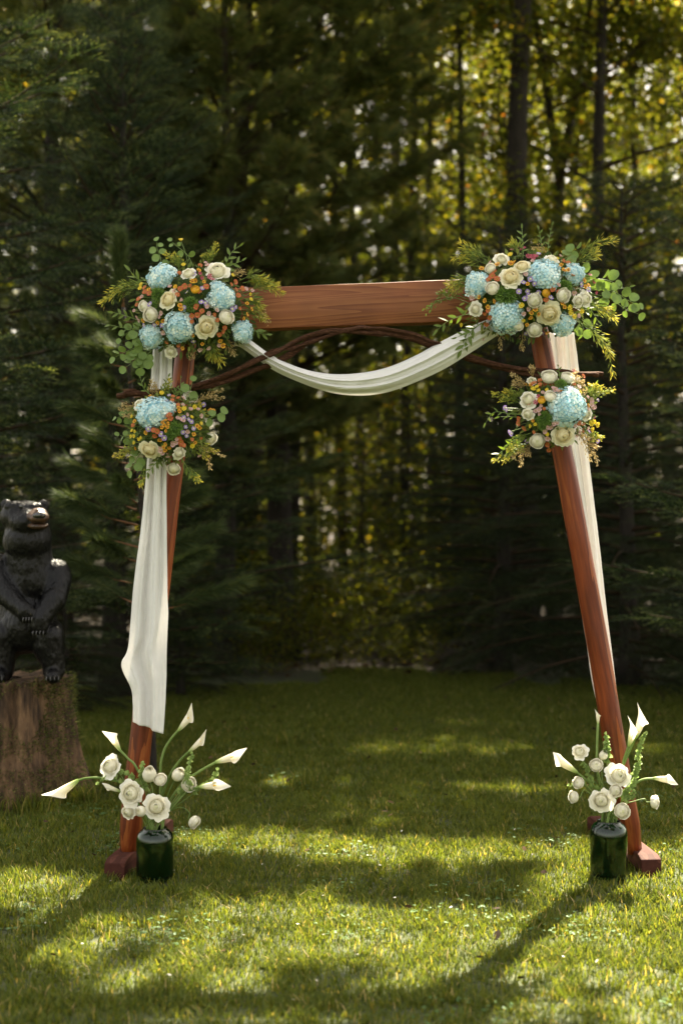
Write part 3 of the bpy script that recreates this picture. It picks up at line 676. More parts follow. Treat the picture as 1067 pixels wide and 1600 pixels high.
# added unseen crowns above the frame, leaves placed to cast the dapple on the lawn
def sun_wanted(gx, gy):
    """how open the canopy is above a lawn point (1 = sunlit) - the gaps between the tall crowns"""
    def blob(cx, cy, rx, ry, p=2): return np.exp(-(((gx-cx)/rx)**2+((gy-cy)/ry)**2)**p)
    s = np.zeros_like(gx)
    s = np.maximum(s, blob(1.15, 4.6, .95, .95, 2)); s = np.maximum(s, blob(.35, 4.75, .9, .5)); s = np.maximum(s, 1.1*blob(.0, 5.15, .7, .25, 1))
    s = np.maximum(s, .95*blob(1.4, 5.9, .8, .4)); s = np.maximum(s, 1.1*blob(.35, 6.0, .7, .3))
    s = np.maximum(s, 1.1*blob(-1.2, 5.4, .38, .36)); s = np.maximum(s, 1.1*blob(-.35, 6.2, .45, .30)); s = np.maximum(s, .65*blob(-1.2, 6.7, .3, .2))
    s = np.maximum(s, .62*blob(-.5, 4.7, .9, .6)); s = np.maximum(s, 1.0*blob(-.2, 4.15, .6, .2))
    s = np.maximum(s, 1.2*blob(.55, 8.75, .7, .38)); s = np.maximum(s, .9*blob(-.25, 11.2, .5, .5)); s = np.maximum(s, 1.0*blob(1.2, 9.6, .6, .25)); s = np.maximum(s, .9*blob(-.5, 7.6, .4, .2)); s = np.maximum(s, .9*blob(1.0, 7.4, .5, .18)); s = np.maximum(s, .8*blob(.2, 10.6, .35, .25)); s = np.maximum(s, .7*blob(1.6, 10.2, .3, .25)); s = np.maximum(s, .8*blob(1.95, 8.6, .3, .25))
    s = np.maximum(s, 1.1*blob(1.15, 5.35, .5, .6))
    side = np.clip((np.abs(gx+.1*0)-(.27*gy+.15))/.3, 0, 1)
    s = np.maximum(s, side*.52); s = np.maximum(s, .62*blob(-3.0, 6.2, 1.5, 3.2, 3)); s = np.maximum(s, .6*blob(-1.75, 6.3, .3, .5))
    return s
def shade_trees():
    r = np.random.default_rng(90)
    trunks = [(-4.4, 16.3), (-1.2, 17.2), (1.9, 15.1), (4.6, 16.5), (7.0, 13.0), (-7.0, 12.0)]
    n = 150000
    gx = r.uniform(-4.0, 4.4, n); gy = r.uniform(1.0, 12.6, n); H = r.uniform(8.2, 12.0, n)
    t = H/SDIR[2]; X = gx+SDIR[0]*t; Y = gy+SDIR[1]*t
    lim = CAM_H+.375*Y+.25
    cl = np.array([mnoise.noise(Vector((X[i]*1.1, Y[i]*1.1, H[i]*.9))) for i in range(n)])
    fine = np.array([mnoise.noise(Vector((gx[i]*3.5, gy[i]*3.5, 9.1))) for i in range(n)])
    keep = (sun_wanted(gx, gy)+fine*.55+r.normal(0, .08, n) < .48) & (cl > -.12) & (H > lim)
    X, Y, H = X[keep], Y[keep], H[keep]; n = len(X); print('canopy leaves', n)
    d = np.stack([(X-a)**2+(Y-b)**2 for a, b in trunks]); own = d.argmin(0)
    labs = ['tall tree whose crown hangs over the left side, trunk behind the left spruces', 'tall tree whose high crown shades the middle lawn, trunk far behind the pines', 'tall maple whose crown shades the far lawn, trunk behind the dark hemlock', 'tall maple behind the right hand hemlocks, crown above the frame', 'tall tree beyond the right edge, crown above the frame', 'tall tree beyond the left edge, crown above the frame']
    for k, (a, b) in enumerate(trunks):
        root = empty('tall_maple', (a, b, 0), labs[k], 'tree', 'tall maples arching over the lawn')
        tr = Acc(); br = Acc(); cr = Acc(); zz = np.linspace(0, 12.5, 12)
        add_tube(tr, np.stack([a+.05*np.sin(zz), b+.05*np.cos(zz), zz], 1), np.linspace(.15, .05, 12), 12, ridge=.05)
        ii = np.where(own == k)[0]
        if len(ii) == 0: continue
        for j in r.choice(ii, min(20, len(ii)), replace=False):
            e = np.array([X[j], Y[j], H[j]]); s = np.array([a, b, min(12, max(6.5, H[j]-1.5-.1*np.hypot(X[j]-a, Y[j]-b)))]); s[2] = max(s[2], CAM_H+.375*b+.2) if b < 19 else s[2]
            m_ = (s+e)/2+np.array([0, 0, .5]); add_tube(br, bez([s, m_, e], 8), np.linspace(.03, .006, len(bez([s, m_, e], 8))), 5, cap=False, r=.3)
        m = len(ii); nr = r.normal(0, .4, (m, 3))+np.array([0, 0, 1]); nr /= np.linalg.norm(nr, axis=1)[:, None]; ax = np.cross(nr, r.normal(0, 1, (m, 3))); ax /= np.linalg.norm(ax, axis=1)[:, None]
        cr.batch(LEAFV, LEAFF, np.stack([ax, np.cross(nr, ax), nr], -1), np.stack([X[ii], Y[ii], H[ii]], 1), rnd=r.beta(2, 2.5, m)*.9, scale=r.uniform(.09, .15, m))
        tr.wpart('trunk', M['bark'], root); br.wpart('branch_wood', M['twig'], root); cr.wpart('crown', M['leaf'], root, smooth=False)
shade_trees()

# young pine with an upright orange leader beside the upper left cluster
def young_pine():
    r = np.random.default_rng(55); Y = 7.6; t = P(187, 372, Y); root = empty('young_pine', (-1.0, Y, 0), 'young pine with an upright orange brown leader just left of the upper left flower cluster', 'pine')
    st = Acc(); cr = Acc(); top = t
    base = np.array([-1.0, Y, 0]); fork = P(193, 480, Y); pth = bez([base, (base+fork)/2+[.03, 0, 0], fork], 20); lo = Acc()
    add_tube(lo, pth, np.linspace(.020, .010, len(pth)), 8); lo.wpart('trunk', M['bark'], root); add_tube(st, bez([fork, top], 8), np.linspace(.009, .005, len(bez([fork, top], 8))), 8)
    tuf = [pine_tuft(500+i, nl=.09, n=120, w_=.0016) for i in range(4)]; rows = []
    def tf(p, d, s, k=1):
        for _ in range(k):
            V, F, R = tuf[r.integers(4)]; Rm = frame(np.asarray(d)+r.normal(0, .12, 3))[:, [2, 0, 1]]; cr.add((V*s)@Rm.T+p, F, np.clip(R+r.normal(0, .08), 0, 1))
    for q in np.linspace(0, 1, 16): tf(top-np.array([0, 0, .30])*q+[0, 0, -.06], (0, 0, 1), .85, 3)
    for i in range(40):
        z = .9+1.6*i/40; az = i*2.4; l = .10+.26*(2.7-z)/1.6*r.uniform(.6, 1.1); k = z/2.9
        p = base+(top-base)*z/top[2]; d = np.array([math.cos(az), math.sin(az), .35]); e = p+d*l
        add_tube(st, [p, p+d*l*.5-[0, 0, .02], e], [.006, .004, .003], 5, cap=False)
        for q in np.linspace(.35, 1, 5): tf(p+d*l*q, d, r.uniform(.9, 1.2), 2)
    st.wpart('stem', mat('orange_pine_bark', (.13, .06, .025), rough=.8), root); cr.wpart('crown', M['pine_light'], root, smooth=False)
young_pine()

# ------------------------------------------------------------------ stump and carved bear
SX, SY = -1.645, 7.2
def stump():
    root = empty('tree_stump', (SX, SY, 0), 'reddish brown rotting mossy stump at the left edge that the black bear stands on', 'tree stump')
    na, nz = 160, 60; a = np.arange(na)/na*2*PI; r = np.random.default_rng(2)
    h = .615; V = []; 
    for j in range(nz):
        z = h*j/(nz-1)*1.0-.03*(j == 0); f = j/(nz-1)
        for k in range(na):
            c, s = math.cos(a[k]), math.sin(a[k])
            rr = .262+.085*(1-f)**2.2+.02*math.sin(a[k]*3+.6)+.018*math.sin(a[k]*5+2)*(1-f*.4)
            g = mnoise.noise(Vector((c*3.4, s*3.4, z*1.1))); g2 = mnoise.noise(Vector((c*9, s*9, z*3.0+4)))
            crack = -0.03*max(0, mnoise.noise(Vector((c*5+9, s*5, z*.8)))-.18)*6
            g3 = mnoise.noise(Vector((c*22, s*22, z*9)))
            rr += .035*g+.014*g2+crack*.6+.006*g3+.05*(1-f)**3*max(0, math.sin(a[k]*4+1))
            V.append((c*rr, s*rr, z+(.02*g2+.015*g3 if j == nz-1 else 0)))
    V = np.array(V); i = np.arange(nz-1)[:, None]*na; j = np.arange(na)[None]; k = (j+1) % na
    F = np.stack([i+j, i+k, i+na+k, i+na+j], -1).reshape(-1, 4)
    # top: rings towards the centre
    top = [V[-na:]]; 
    for q in (.85, .6, .35, .12): t = V[-na:].copy(); t[:, :2] *= q; t[:, 2] = h+np.array([.012*mnoise.noise(Vector((x*20, y*20, 1))) for x, y in t[:, :2]]); top.append(t)
    TV = np.concatenate(top); i = np.arange(4)[:, None]*na; TF = np.stack([i+j, i+k, i+na+k, i+na+j], -1).reshape(-1, 4)
    A = Acc(); A.add(V, F); off = A.n; A.add(TV, TF)
    A.wpart  # (local coordinates below)
    VV, FF, RR = A.arrays(); link('wood', mesh('stump_wood', VV, FF, M['stump'], RR), root, local=Matrix.Identity(4))
    # moss: little tufts clinging to the bark and rim
    mo = Acc(); n = 30000; pick = r.integers(0, len(V), n); pv = V[pick]
    w = np.array([mnoise.noise(Vector((p[0]*5, p[1]*5, p[2]*4+7))) + .35*(p[2] > .54) + .35*(p[2] < .2) for p in pv]); kp = w > -.05; pv = pv[kp]; n = len(pv)
    nr = pv.copy(); nr[:, 2] = .08; nr /= np.linalg.norm(nr, axis=1)[:, None]; nr += r.normal(0, .4, (n, 3)); 
    sd = np.cross(nr, r.normal(0, 1, (n, 3))); sd /= np.linalg.norm(sd, axis=1)[:, None]
    b = pv+r.normal(0, .006, (n, 3)); l = r.uniform(.006, .018, n)[:, None]
    mo.add(np.stack([b-sd*.003, b+sd*.003, b+nr*l], 1).reshape(-1, 3), np.arange(n*3).reshape(-1, 3), np.repeat(r.random(n), 3))
    VV, FF, RR = mo.arrays(); link('moss', mesh('moss', VV, FF, M['moss'], RR, False), root, local=Matrix.Identity(4), kind='stuff')
stump()

def remesh(V, F, voxel, smooth=6):
    me = mesh('tmp', V, F, None); o = bpy.data.objects.new('tmp', me); COL.objects.link(o)
    m = o.modifiers.new('r', 'REMESH'); m.mode = 'VOXEL'; m.voxel_size = voxel
    s = o.modifiers.new('s', 'SMOOTH'); s.iterations = smooth; s.factor = .5
    dg = bpy.context.evaluated_depsgraph_get(); ev = o.evaluated_get(dg); m2 = bpy.data.meshes.new_from_object(ev)
    bpy.data.objects.remove(o); return m2
def capsule(acc, p, q, r0, r1, n=9, flat=1.0):
    p, q = np.asarray(p, float), np.asarray(q, float)
    for t in np.linspace(0, 1, n):
        r_ = r0+(r1-r0)*t; V, F, F3 = ellip(p+(q-p)*t, (r_, r_*flat, r_), n=9); k = acc.n; acc.add(V, F); acc.F3.append(F3+k)
def bear():
    BX, BY, BZ = -1.597, 7.12, .612
    root = empty('carved_bear', (BX, BY, BZ), 'black painted carved wooden bear with brown muzzle standing on the stump', 'bear sculpture')
    A = Acc()
    def E(c, rad, R=None): V, F, F3 = ellip(c, rad, R); k = A.n; A.add(V, F); A.F3.append(F3+k)
    # torso, chest, belly (x right, -y to the camera, z up) in metres above the stump
    E((.015, .03, .32), (.150, .135, .20)); E((.035, .02, .50), (.155, .125, .15)); E((.02, -.03, .27), (.115, .115, .13))
    # thick neck merges head and chest
    capsule(A, (.035, .01, .56), (.035, -.02, .78), .125, .105, 9, .95)
    # head: skull, cheeks, muzzle base
    E((.015, -.02, .812), (.122, .108, .084)); E((.035, -.03, .70), (.122, .110, .12)); E((.045, -.07, .79), (.095, .09, .075))
    capsule(A, (.085, -.09, .805), (.112, -.14, .80), .046, .026, 6, 1.0)
    # brow
    E((.07, -.075, .865), (.05, .03, .022)); E((-.02, -.08, .868), (.05, .03, .022))
    # ears
    for ex, ey in ((-.078, .0), (.108, .0)):
        E((ex, ey, .872), (.030, .018, .030)); 
    # shoulders and arms folded to the belly
    E((.175, .01, .50), (.072, .085, .10)); E((-.125, .0, .53), (.08, .085, .10))
    capsule(A, (.185, -.01, .50), (.180, -.08, .40), .066, .058); capsule(A, (.180, -.08, .41), (.125, -.145, .31), .058, .048); E((.122, -.155, .285), (.046, .034, .05))
    capsule(A, (-.135, -.02, .55), (-.045, -.10, .42), .066, .056); capsule(A, (-.045, -.10, .42), (.045, -.155, .36), .055, .042); E((.055, -.16, .345), (.045, .032, .04))
    # bent hind legs
    E((.135, -.01, .19), (.082, .11, .12)); capsule(A, (.15, -.06, .22), (.165, -.04, .05), .070, .058); capsule(A, (.16, -.02, .035), (.185, -.14, .028), .045, .036)
    E((-.085, -.01, .19), (.085, .11, .12)); capsule(A, (-.085, -.06, .22), (-.09, -.05, .05), .074, .062); capsule(A, (-.09, -.02, .035), (-.085, -.15, .028), .046, .040)
    V, F, R = A.arrays(); me = remesh(V, F, .0085, 5)
    n = len(me.vertices); co = np.empty(n*3, np.float32); me.vertices.foreach_get('co', co); co = co.reshape(-1, 3); nm = np.empty(n*3, np.float32); me.vertices.foreach_get('normal', nm); nm = nm.reshape(-1, 3)
    # chisel marks, carved fur strokes running down
    dd = np.array([.0035*mnoise.noise(Vector((p[0]*26, p[1]*26, p[2]*9)))+.0035*abs(mnoise.noise(Vector((p[0]*55, p[1]*55, p[2]*14+3)))) + .005*mnoise.noise(Vector((p[0]*9, p[1]*9, p[2]*9))) for p in co])
    co = co+nm*dd[:, None]; me.vertices.foreach_set('co', co.astype(np.float32).ravel()); me.update()
    me.polygons.foreach_set('use_smooth', np.ones(len(me.polygons), bool))
    me.materials.clear(); me.materials.append(M['bear']); link('body', me, root, local=Matrix.Identity(4))
    # muzzle shell with upper and lower jaw, nose, eyes, ear hollows, claws
    def small(nm, pieces, material, vox=None):
        B = Acc()
        for c, rad in pieces: V, F, F3 = ellip(c, rad, n=10); k = B.n; B.add(V, F); B.F3.append(F3+k)
        V, F, R = B.arrays()
        if vox: m_ = remesh(V, F, vox, 3); m_.materials.clear(); m_.materials.append(material); m_.polygons.foreach_set('use_smooth', np.ones(len(m_.polygons), bool))
        else: m_ = mesh(nm, V, F, material, R)
        return link(nm, m_, root, local=Matrix.Identity(4))
    small('upper_jaw', [((.098, -.115, .812), (.062, .055, .034)), ((.118, -.168, .808), (.046, .040, .028)), ((.10, -.09, .83), (.045, .06, .03))], M['muzzle'], .005)
    small('lower_jaw', [((.098, -.115, .772), (.060, .052, .020)), ((.115, -.160, .768), (.042, .034, .015))], M['muzzle'], .005)
    small('nose', [((.128, -.203, .822), (.024, .016, .017)), ((.112, -.200, .820), (.017, .014, .013)), ((.144, -.200, .820), (.015, .014, .013))], M['eye'], .0035)
    for x, z in ((.108, .874), (.020, .870)): small('eye', [((x, -.128 if x > .05 else -.112, z-.004), (.0105, .009, .0105))], M['eye'])
    for x in (-.078, .108): small('ear_hollow', [((x, -.016, .874), (.017, .005, .017))], M['bear'])
    for cx, cy, cz, dx in ((.122, -.188, .268, .017), (.070, -.188, .335, .014)):
        for i in range(4):
            B = Acc(); s = np.array([cx+(i-1.5)*dx, cy, cz-.01]); add_tube(B, bez([s, s+[0, -.010, -.012], s+[0, -.006, -.03]], 6), np.linspace(.0045, .001, len(bez([s, s, s], 6))), 6)
            V, F, R = B.arrays(); link('claw', mesh('claw', V, F, M['claw'], R), root, local=Matrix.Identity(4))
    for fx, fy in ((.188, -.172), (-.085, -.185)):
        for i in range(4):
            B = Acc(); s = np.array([fx+(i-1.5)*.020, fy, .036]); pt = bez([s, s+[.003, -.018, -.004], s+[.005, -.030, -.020]], 6); add_tube(B, pt, np.linspace(.0055, .001, len(pt)), 6)
            V, F, R = B.arrays(); link('claw', mesh('claw', V, F, M['claw'], R), root, local=Matrix.Identity(4))
bear()

# low dark shrubs closing the foot of the wood
shrub = deciduous('shrub', 41, .95, .42, .08, 2600, leaf=.045, tr_r=.012, nb=16)
for i, (x, y, s, lab) in enumerate([(.0, 13.1, .55, 'small low shrub straddling the middle of the far lawn edge'), (-.75, 12.6, .6, 'small low shrub at the far lawn edge before the pines'), (.62, 13.0, .5, 'small low shrub at the far lawn edge right of centre'), (-.95, 13.6, 1.0, 'low shrub at the foot of the thick pine trunk'), (-.3, 14.4, .8, 'low shrub left of centre where the lawn meets the wood'), (.35, 14.9, .9, 'low shrub in the middle of the dark wood edge'), (.85, 14.2, .9, 'low shrub just right of centre at the wood edge'),
                           (-.25, 16.5, .9, 'taller shrub deeper in the wood below the bright gap'), (-1.4, 15.5, 1.2, 'shrub behind the pine trunks'), (1.0, 17.5, 1.5, 'large shrub right of the bright gap'), (-.9, 18.5, 1.6, 'large shrub left of the bright gap'), (2.2, 18.5, 1.6, 'large shrub behind the inner right hemlock')]):
    plant_tree('shrub', shrub, x, y, i*1.7, s, lab, 'shrub', 'shrubs along the edge of the wood')
# ------------------------------------------------------------------ the arch
AY = 5.78
arch = empty('wedding_arch', (.15, AY, 0), 'reddish brown stained timber wedding arch of two leaning log posts and a square beam', 'wedding arch')
def log(p0, p1, r0, r1, seed, cut):
    r = np.random.default_rng(seed); n = 60; s = 28; t = np.linspace(0, 1, n); A = Acc(); a = np.arange(s)/s*2*PI
    p0, p1 = np.asarray(p0), np.asarray(p1); d = (p1-p0)/np.linalg.norm(p1-p0); u = np.cross(d, [0, 1, 0]); u /= np.linalg.norm(u); w = np.cross(d, u); L = np.linalg.norm(p1-p0)
    kn = [(r.random(), r.random()*6.28) for _ in range(9)]+[(.13, PI/2+.1), (.38, PI/2-.2), (.55, PI/2+.3)]
    V = []
    for i in range(n):
        z = t[i]*L; c = p0+d*z+u*.006*math.sin(z*2.2+seed)
        rr = np.full(s, r0+(r1-r0)*t[i])
        for k in range(s): rr[k] += .0025*mnoise.noise(Vector((math.cos(a[k])*1.7, math.sin(a[k])*1.7, z*5+seed)))+.0010*mnoise.noise(Vector((math.cos(a[k])*6, math.sin(a[k])*6, z*4)))
        for kt, ka in kn:
            da = np.angle(np.exp(1j*(a-ka))); rr += .0035*np.exp(-(((t[i]-kt)*L/.018)**2)-(da/.35)**2)
        if z < cut:   # hewn, faceted and tapered foot end
            f = 1-z/cut; fac = 1/np.cos((a % (PI/3))-PI/6)*.90; rr = rr*((1-f)+f*fac*.72)
        V.append(c+np.outer(np.cos(a)*rr, u)+np.outer(np.sin(a)*rr, w))
    V = np.concatenate(V); i = np.arange(n-1)[:, None]*s; j = np.arange(s)[None]; k = (j+1) % s
    A.add(V, np.stack([i+j, i+k, i+s+k, i+s+j], -1).reshape(-1, 4)); A.V.append(np.array([p0, p1])); A.R.append(np.zeros(2)); c0 = A.n; A.n += 2
    j = np.arange(s); k = (j+1) % s; A.F3.append(np.concatenate([np.stack([np.full(s, c0), k, j], 1), np.stack([np.full(s, c0+1), (n-1)*s+j, (n-1)*s+k], 1)]))
    V, F, R = A.arrays()
    # own frame so that the grain runs along the log
    Rm = frame(d, up=(0, 1, 0)); mw = mat4(Rm, p0); V = (V-p0)@Rm
    return link('post', mesh('post', V, F, M['post'], R), arch, mw=mw)
PL0, PL1 = P(203, 1333, AY), P(299, 455, AY+.02); PL0[2] = .062
PR0, PR1 = P(991, 1325, AY+.02), P(829, 447, AY+.02); PR0[2] = .062
log(PL0, PL1, .047, .039, 1, .10); log(PR0, PR1, .047, .039, 2, .12)
# beam
bl, brr = P(240, 520.5, 5.70), P(905, 494.5, 5.74)
def beam():
    L = np.linalg.norm(brr-bl); d = (brr-bl)/L; h = .168; dp = .088
    nx = 60; V = []; 
    for i in range(nx):
        for (y, z) in [(0, 0), (0, h), (dp, h), (dp, 0)]:
            x = L*i/(nx-1); V.append((x, y+.0008*mnoise.noise(Vector((x*9, y*30, z*30))), z+.0012*mnoise.noise(Vector((x*6, z*9, 2)))))
    F = []
    for i in range(nx-1):
        for k in range(4): q = (k+1) % 4; F.append((i*4+k, i*4+q, i*4+4+q, i*4+4+k))
    F += [(3, 2, 1, 0), tuple((nx-1)*4+k for k in range(4))]
    z = np.array([0, 0, 1.]); z = z-d*(z@d); z /= np.linalg.norm(z); y = np.cross(z, d)
    o = link('beam', mesh('beam', np.array(V), np.array(F), M['beam'], None, False), arch, mw=mat4(np.stack([d, y, z], 1), bl)); bevel(o, .004, 2)
beam()
def foot(xa, ya, xb, yb):
    L = math.hypot(xb-xa, yb-ya); w = .042; h = .072
    V = np.array([(x, y, z) for (y, z) in [(0, -.01), (.012, h-.012), (.05, h), (L-.05, h), (L-.012, h-.012), (L, -.01)] for x in (-w, w)], float)
    F = [(0, 1, 3, 2), (2, 3, 5, 4), (4, 5, 7, 6), (6, 7, 9, 8), (8, 9, 11, 10), (10, 11, 1, 0)]
    me = bpy.data.meshes.new('foot'); me.from_pydata(V.tolist(), [], F+[(0, 2, 4, 6, 8, 10), (11, 9, 7, 5, 3, 1)]); me.materials.append(M['foot'])
    import bmesh
    bm = bmesh.new(); bm.from_mesh(me); bmesh.ops.recalc_face_normals(bm, faces=bm.faces); bm.to_mesh(me); bm.free()
    a = math.atan2(xb-xa, yb-ya); o = link('foot', me, arch, mw=Matrix.Translation((xa, ya, .004)) @ Matrix.Rotation(-a, 4, 'Z')); bevel(o, .005, 2)
foot(-.895, 5.60, -.795, 6.42); foot(1.235, 5.66, 1.155, 6.48)

# twisted vine along the arch, in front of posts and beam
vine = empty('twisted_branch', P(560, 560, 5.62), 'long twisted brown vine branch bowed under the beam from post to post', 'branch')
def vine_strand(pts, r0, r1, seed, ys):
    A = Acc(); p = bez([P(x, y, yy) for (x, y), yy in zip(pts, ys)], 90); n = len(p); t = np.linspace(0, 1, n)
    p = p+np.stack([[.011*mnoise.noise(Vector((t[i]*14, seed, 0))), .006*mnoise.noise(Vector((t[i]*14, seed, 5))), .006*mnoise.noise(Vector((t[i]*14, seed, 9)))] for i in range(n)])
    rad = 1.12*(r0+(r1-r0)*t)*(1+.38*np.array([mnoise.noise(Vector((t[i]*30, seed, 2))) for i in range(n)])); rad[0] *= .8; rad[-1] *= .8
    add_tube(A, p, rad, 12, ridge=.2, rs=seed); A.wpart('strand', M['vine'], vine)
vine_strand([(183, 619), (205, 613), (250, 619), (310, 606), (372, 588), (430, 566), (480, 536), (520, 520), (565, 515), (610, 518), (660, 533), (735, 558), (830, 583)], .011, .009, 1, [5.66, 5.65, 5.63, 5.62, 5.62, 5.62, 5.63, 5.63, 5.63, 5.63, 5.63, 5.66, 5.68])
vine_strand([(196, 616), (250, 612), (310, 602), (366, 580), (420, 555), (470, 531), (510, 517), (560, 520), (620, 523), (680, 543), (750, 566), (835, 586), (900, 586), (942, 584)], .0085, .008, 2, [5.65, 5.62, 5.60, 5.60, 5.59, 5.60, 5.61, 5.61, 5.62, 5.65, 5.67, 5.67, 5.68, 5.68])
vine_strand([(330, 606), (380, 574), (425, 549), (465, 541), (515, 524), (560, 513), (590, 515), (650, 525), (720, 555), (800, 575), (860, 582), (915, 588)], .006, .0075, 3, [5.63, 5.60, 5.60, 5.60, 5.61, 5.60, 5.61, 5.62, 5.65, 5.66, 5.66, 5.67])
vine_strand([(540, 517), (600, 513), (660, 527), (715, 549), (770, 573), (830, 577), (890, 581), (935, 587)], .005, .0065, 4, [5.62, 5.60, 5.61, 5.64, 5.68, 5.66, 5.66, 5.67])

# draped cloth
drape = empty('draped_cloth', P(560, 600, 5.66), 'long ivory chiffon cloth swagged under the beam with a tail down each post', 'drape')
def cloth(name, left, right, folds, amp, yf, seed, n=90, m=48, bulge=0.0, tail=0):
    """left / right: edge polylines (px, py) with equal count; yf(t) = distance; folds run along the length"""
    def res(pl):
        q = bez([(a, b, 0) for a, b in pl], 120)[:, :2]; s = np.linspace(0, len(q)-1, n); i = np.minimum(s.astype(int), len(q)-2); f = (s-i)[:, None]; return q[i]*(1-f)+q[i+1]*f
    Lp, Rp = res(left), res(right); u = np.linspace(0, 1, m); V = []
    r = np.random.default_rng(seed); ph = r.uniform(0, 6.28, 6)
    for i in range(n):
        t = i/(n-1); Yb = yf(t)
        wv = sum(np.sin(2*PI*u*f*(1+.08*math.sin(t*3+ph[k]))+ph[k]+1.4*math.sin(t*(1.6+k)+ph[(k+1) % 6]))*a for k, (f, a) in enumerate(folds))
        uu = u+.018*np.sin(2*PI*u*folds[0][0]*1.0+ph[2]+t*2)
        uu = (uu-uu[0])/(uu[-1]-uu[0])
        y = Yb+amp*wv*(.35+.65*np.sin(PI*np.clip(u, .04, .96)))-bulge*np.sin(PI*u)
        px = Lp[i, 0]+(Rp[i, 0]-Lp[i, 0])*uu; py = Lp[i, 1]+(Rp[i, 1]-Lp[i, 1])*uu
        y = y+np.array([.0035*mnoise.noise(Vector((t*16, q*7, seed*3)))+.0015*mnoise.noise(Vector((t*40, q*22, seed))) for q in u])
        V.append(np.stack([(px-533.5)/FP*Yb, y, CAM_H-(py-800)/FP*Yb], 1))
    o = wpart(name, np.concatenate(V), grid(m, n), M['cloth'], drape)
    sd = o.modifiers.new('thickness', 'SOLIDIFY'); sd.thickness = .0012; return o
FO = [(3.0, 1.0), (6.3, .35), (1.7, .8), (12, .10)]
cloth('swag', [(372, 528), (389, 530), (425, 555), (470, 575), (515, 584), (560, 583), (605, 574), (650, 555), (686, 535), (740, 508), (765, 498)],
      [(366, 540), (380, 545), (425, 577), (470, 598), (515, 613), (560, 618), (605, 613), (650, 597), (695, 576), (740, 548), (780, 522)], FO, .0065, lambda t: 5.66-.05*math.sin(PI*t), 1, n=110, bulge=.045)
cloth('tail', [(240, 540), (237, 575), (235, 612), (229, 733), (221, 818), (208, 924), (201, 1009), (190, 1040), (205, 1075), (208, 1100), (208, 1128)],
      [(270, 540), (269, 575), (268, 612), (261, 733), (261, 818), (262, 924), (263, 960), (261, 1010), (260, 1060), (258, 1105), (255, 1147)], [(2.3, 1.0), (5, .35), (1.2, .8), (10, .07)], .014, lambda t: 5.69-.02*t, 2, n=140)
cloth('tail', [(856, 520), (858, 560), (866, 620), (876, 690), (886, 760), (895, 850), (905, 940), (917, 1015), (923, 1060), (931, 1096)],
      [(896, 520), (901, 560), (907, 610), (916, 690), (927, 780), (937, 860), (946, 940), (955, 1010), (961, 1060), (966, 1100)], [(2.3, 1.0), (5, .35), (1.2, .8), (10, .07)], .015, lambda t: 5.93-.02*t, 5, n=120)

# ------------------------------------------------------------------ flower meshes (facing +Z, radius 1)
def petal_flower(seed, n, r_in, flare, z_in, z_out, width0, width1, lip=.12, ruff=.05, gv=6, gu=7, spread=1.0, depth=.45, open_=1.0):
    r = np.random.default_rng(seed); A = Acc(); F = grid(gu, gv)
    for k in range(n):
        t = (k+.5)/n; az = k*2.39996+r.normal(0, .15)
        rb = r_in+(.42-r_in)*t**.9; rt = min(1.0, r_in*1.2+(1-r_in)*t**spread)*r.uniform(.93, 1.05)
        zt = z_in+(z_out-z_in)*t**1.5+r.normal(0, .02); zb = -depth*(1-.15*t)
        hw = width0+(width1-width0)*t
        v = np.linspace(0, 1, gv)[:, None]; u = np.linspace(-1, 1, gu)[None]
        prof = rb+(rt-rb)*(v**(.9+.6*t))+.10*np.sin(PI*v)*(1-t*.3)
        wv = hw*np.sin(PI*(.16+.62*v))
        edge = 1-.22*np.abs(u)**2.5*v       # rounded top
        ang = az+u*wv
        z = zb+(zt-zb)*v*edge
        lipv = np.clip((v-.55)/.45, 0, 1)**1.6
        rad = prof+lip*lipv*(.75+.5*t)*flare+ruff*lipv*np.sin(u*5+r.random()*6)*(.25+t)
        z = z-lip*lipv*(.15+1.1*t)*flare+.03*np.sin(u*4+k)*v
        V = np.stack([np.cos(ang)*rad, np.sin(ang)*rad, z+0*u], -1).reshape(-1, 3)
        A.add(V, F, np.clip(np.repeat((.15+.85*t**.8)+(v.ravel()-.6)*.18, gu)+r.normal(0, .03), 0, 1))
    cv, cf, c3 = ellip((0, 0, z_in-.34), (.19, .19, .26), n=8); o = A.n; A.add(cv, cf, .22); A.F3.append(c3+o)
    V, Fs, R = A.arrays(); m = np.percentile(np.hypot(V[:, 0], V[:, 1]), 99.3); return V/m, Fs, R
def closed_petals(A, n, seed, R0=1.0, open_=62, first=6, lip=.05, r=None, ruff=.02, flat=.82, tint=(.2, .9), wid=1.15):
    # overlapping cabbage petals: each lies on a dome and ends nearer the centre than the next one out
    r = np.random.default_rng(seed); gu, gv = 7, 6; F = grid(gu, gv); v = np.linspace(0, 1, gv)[:, None]; u = np.linspace(-1, 1, gu)[None]
    for k in range(n):
        t = (k+.5)/n; az = k*2.39996+r.normal(0, .2); th_t = math.radians(first+(open_-first)*t**.85*r.uniform(.93, 1.07)); th_b = math.radians(118)
        th = th_b+(th_t+.10*np.abs(u)**2*1.0-th_b)*v; rho = R0*(.80+.20*t)*r.uniform(.97, 1.04)+lip*np.clip((v-.72)/.28, 0, 1)**2*(.5+t)+ruff*np.sin(u*4+r.random()*6)*v**4
        hw = (1.6-(1.6-wid)*t)*(1-.12*v); ang = az+u*hw
        V = np.stack([np.sin(th)*np.cos(ang)*rho, np.sin(th)*np.sin(ang)*rho, np.cos(th)*rho*flat], -1).reshape(-1, 3)
        A.add(V, F, np.clip(np.repeat(tint[0]+(tint[1]-tint[0])*t+(v.ravel()-.85)*.9, gu)+r.normal(0, .03), 0, 1))
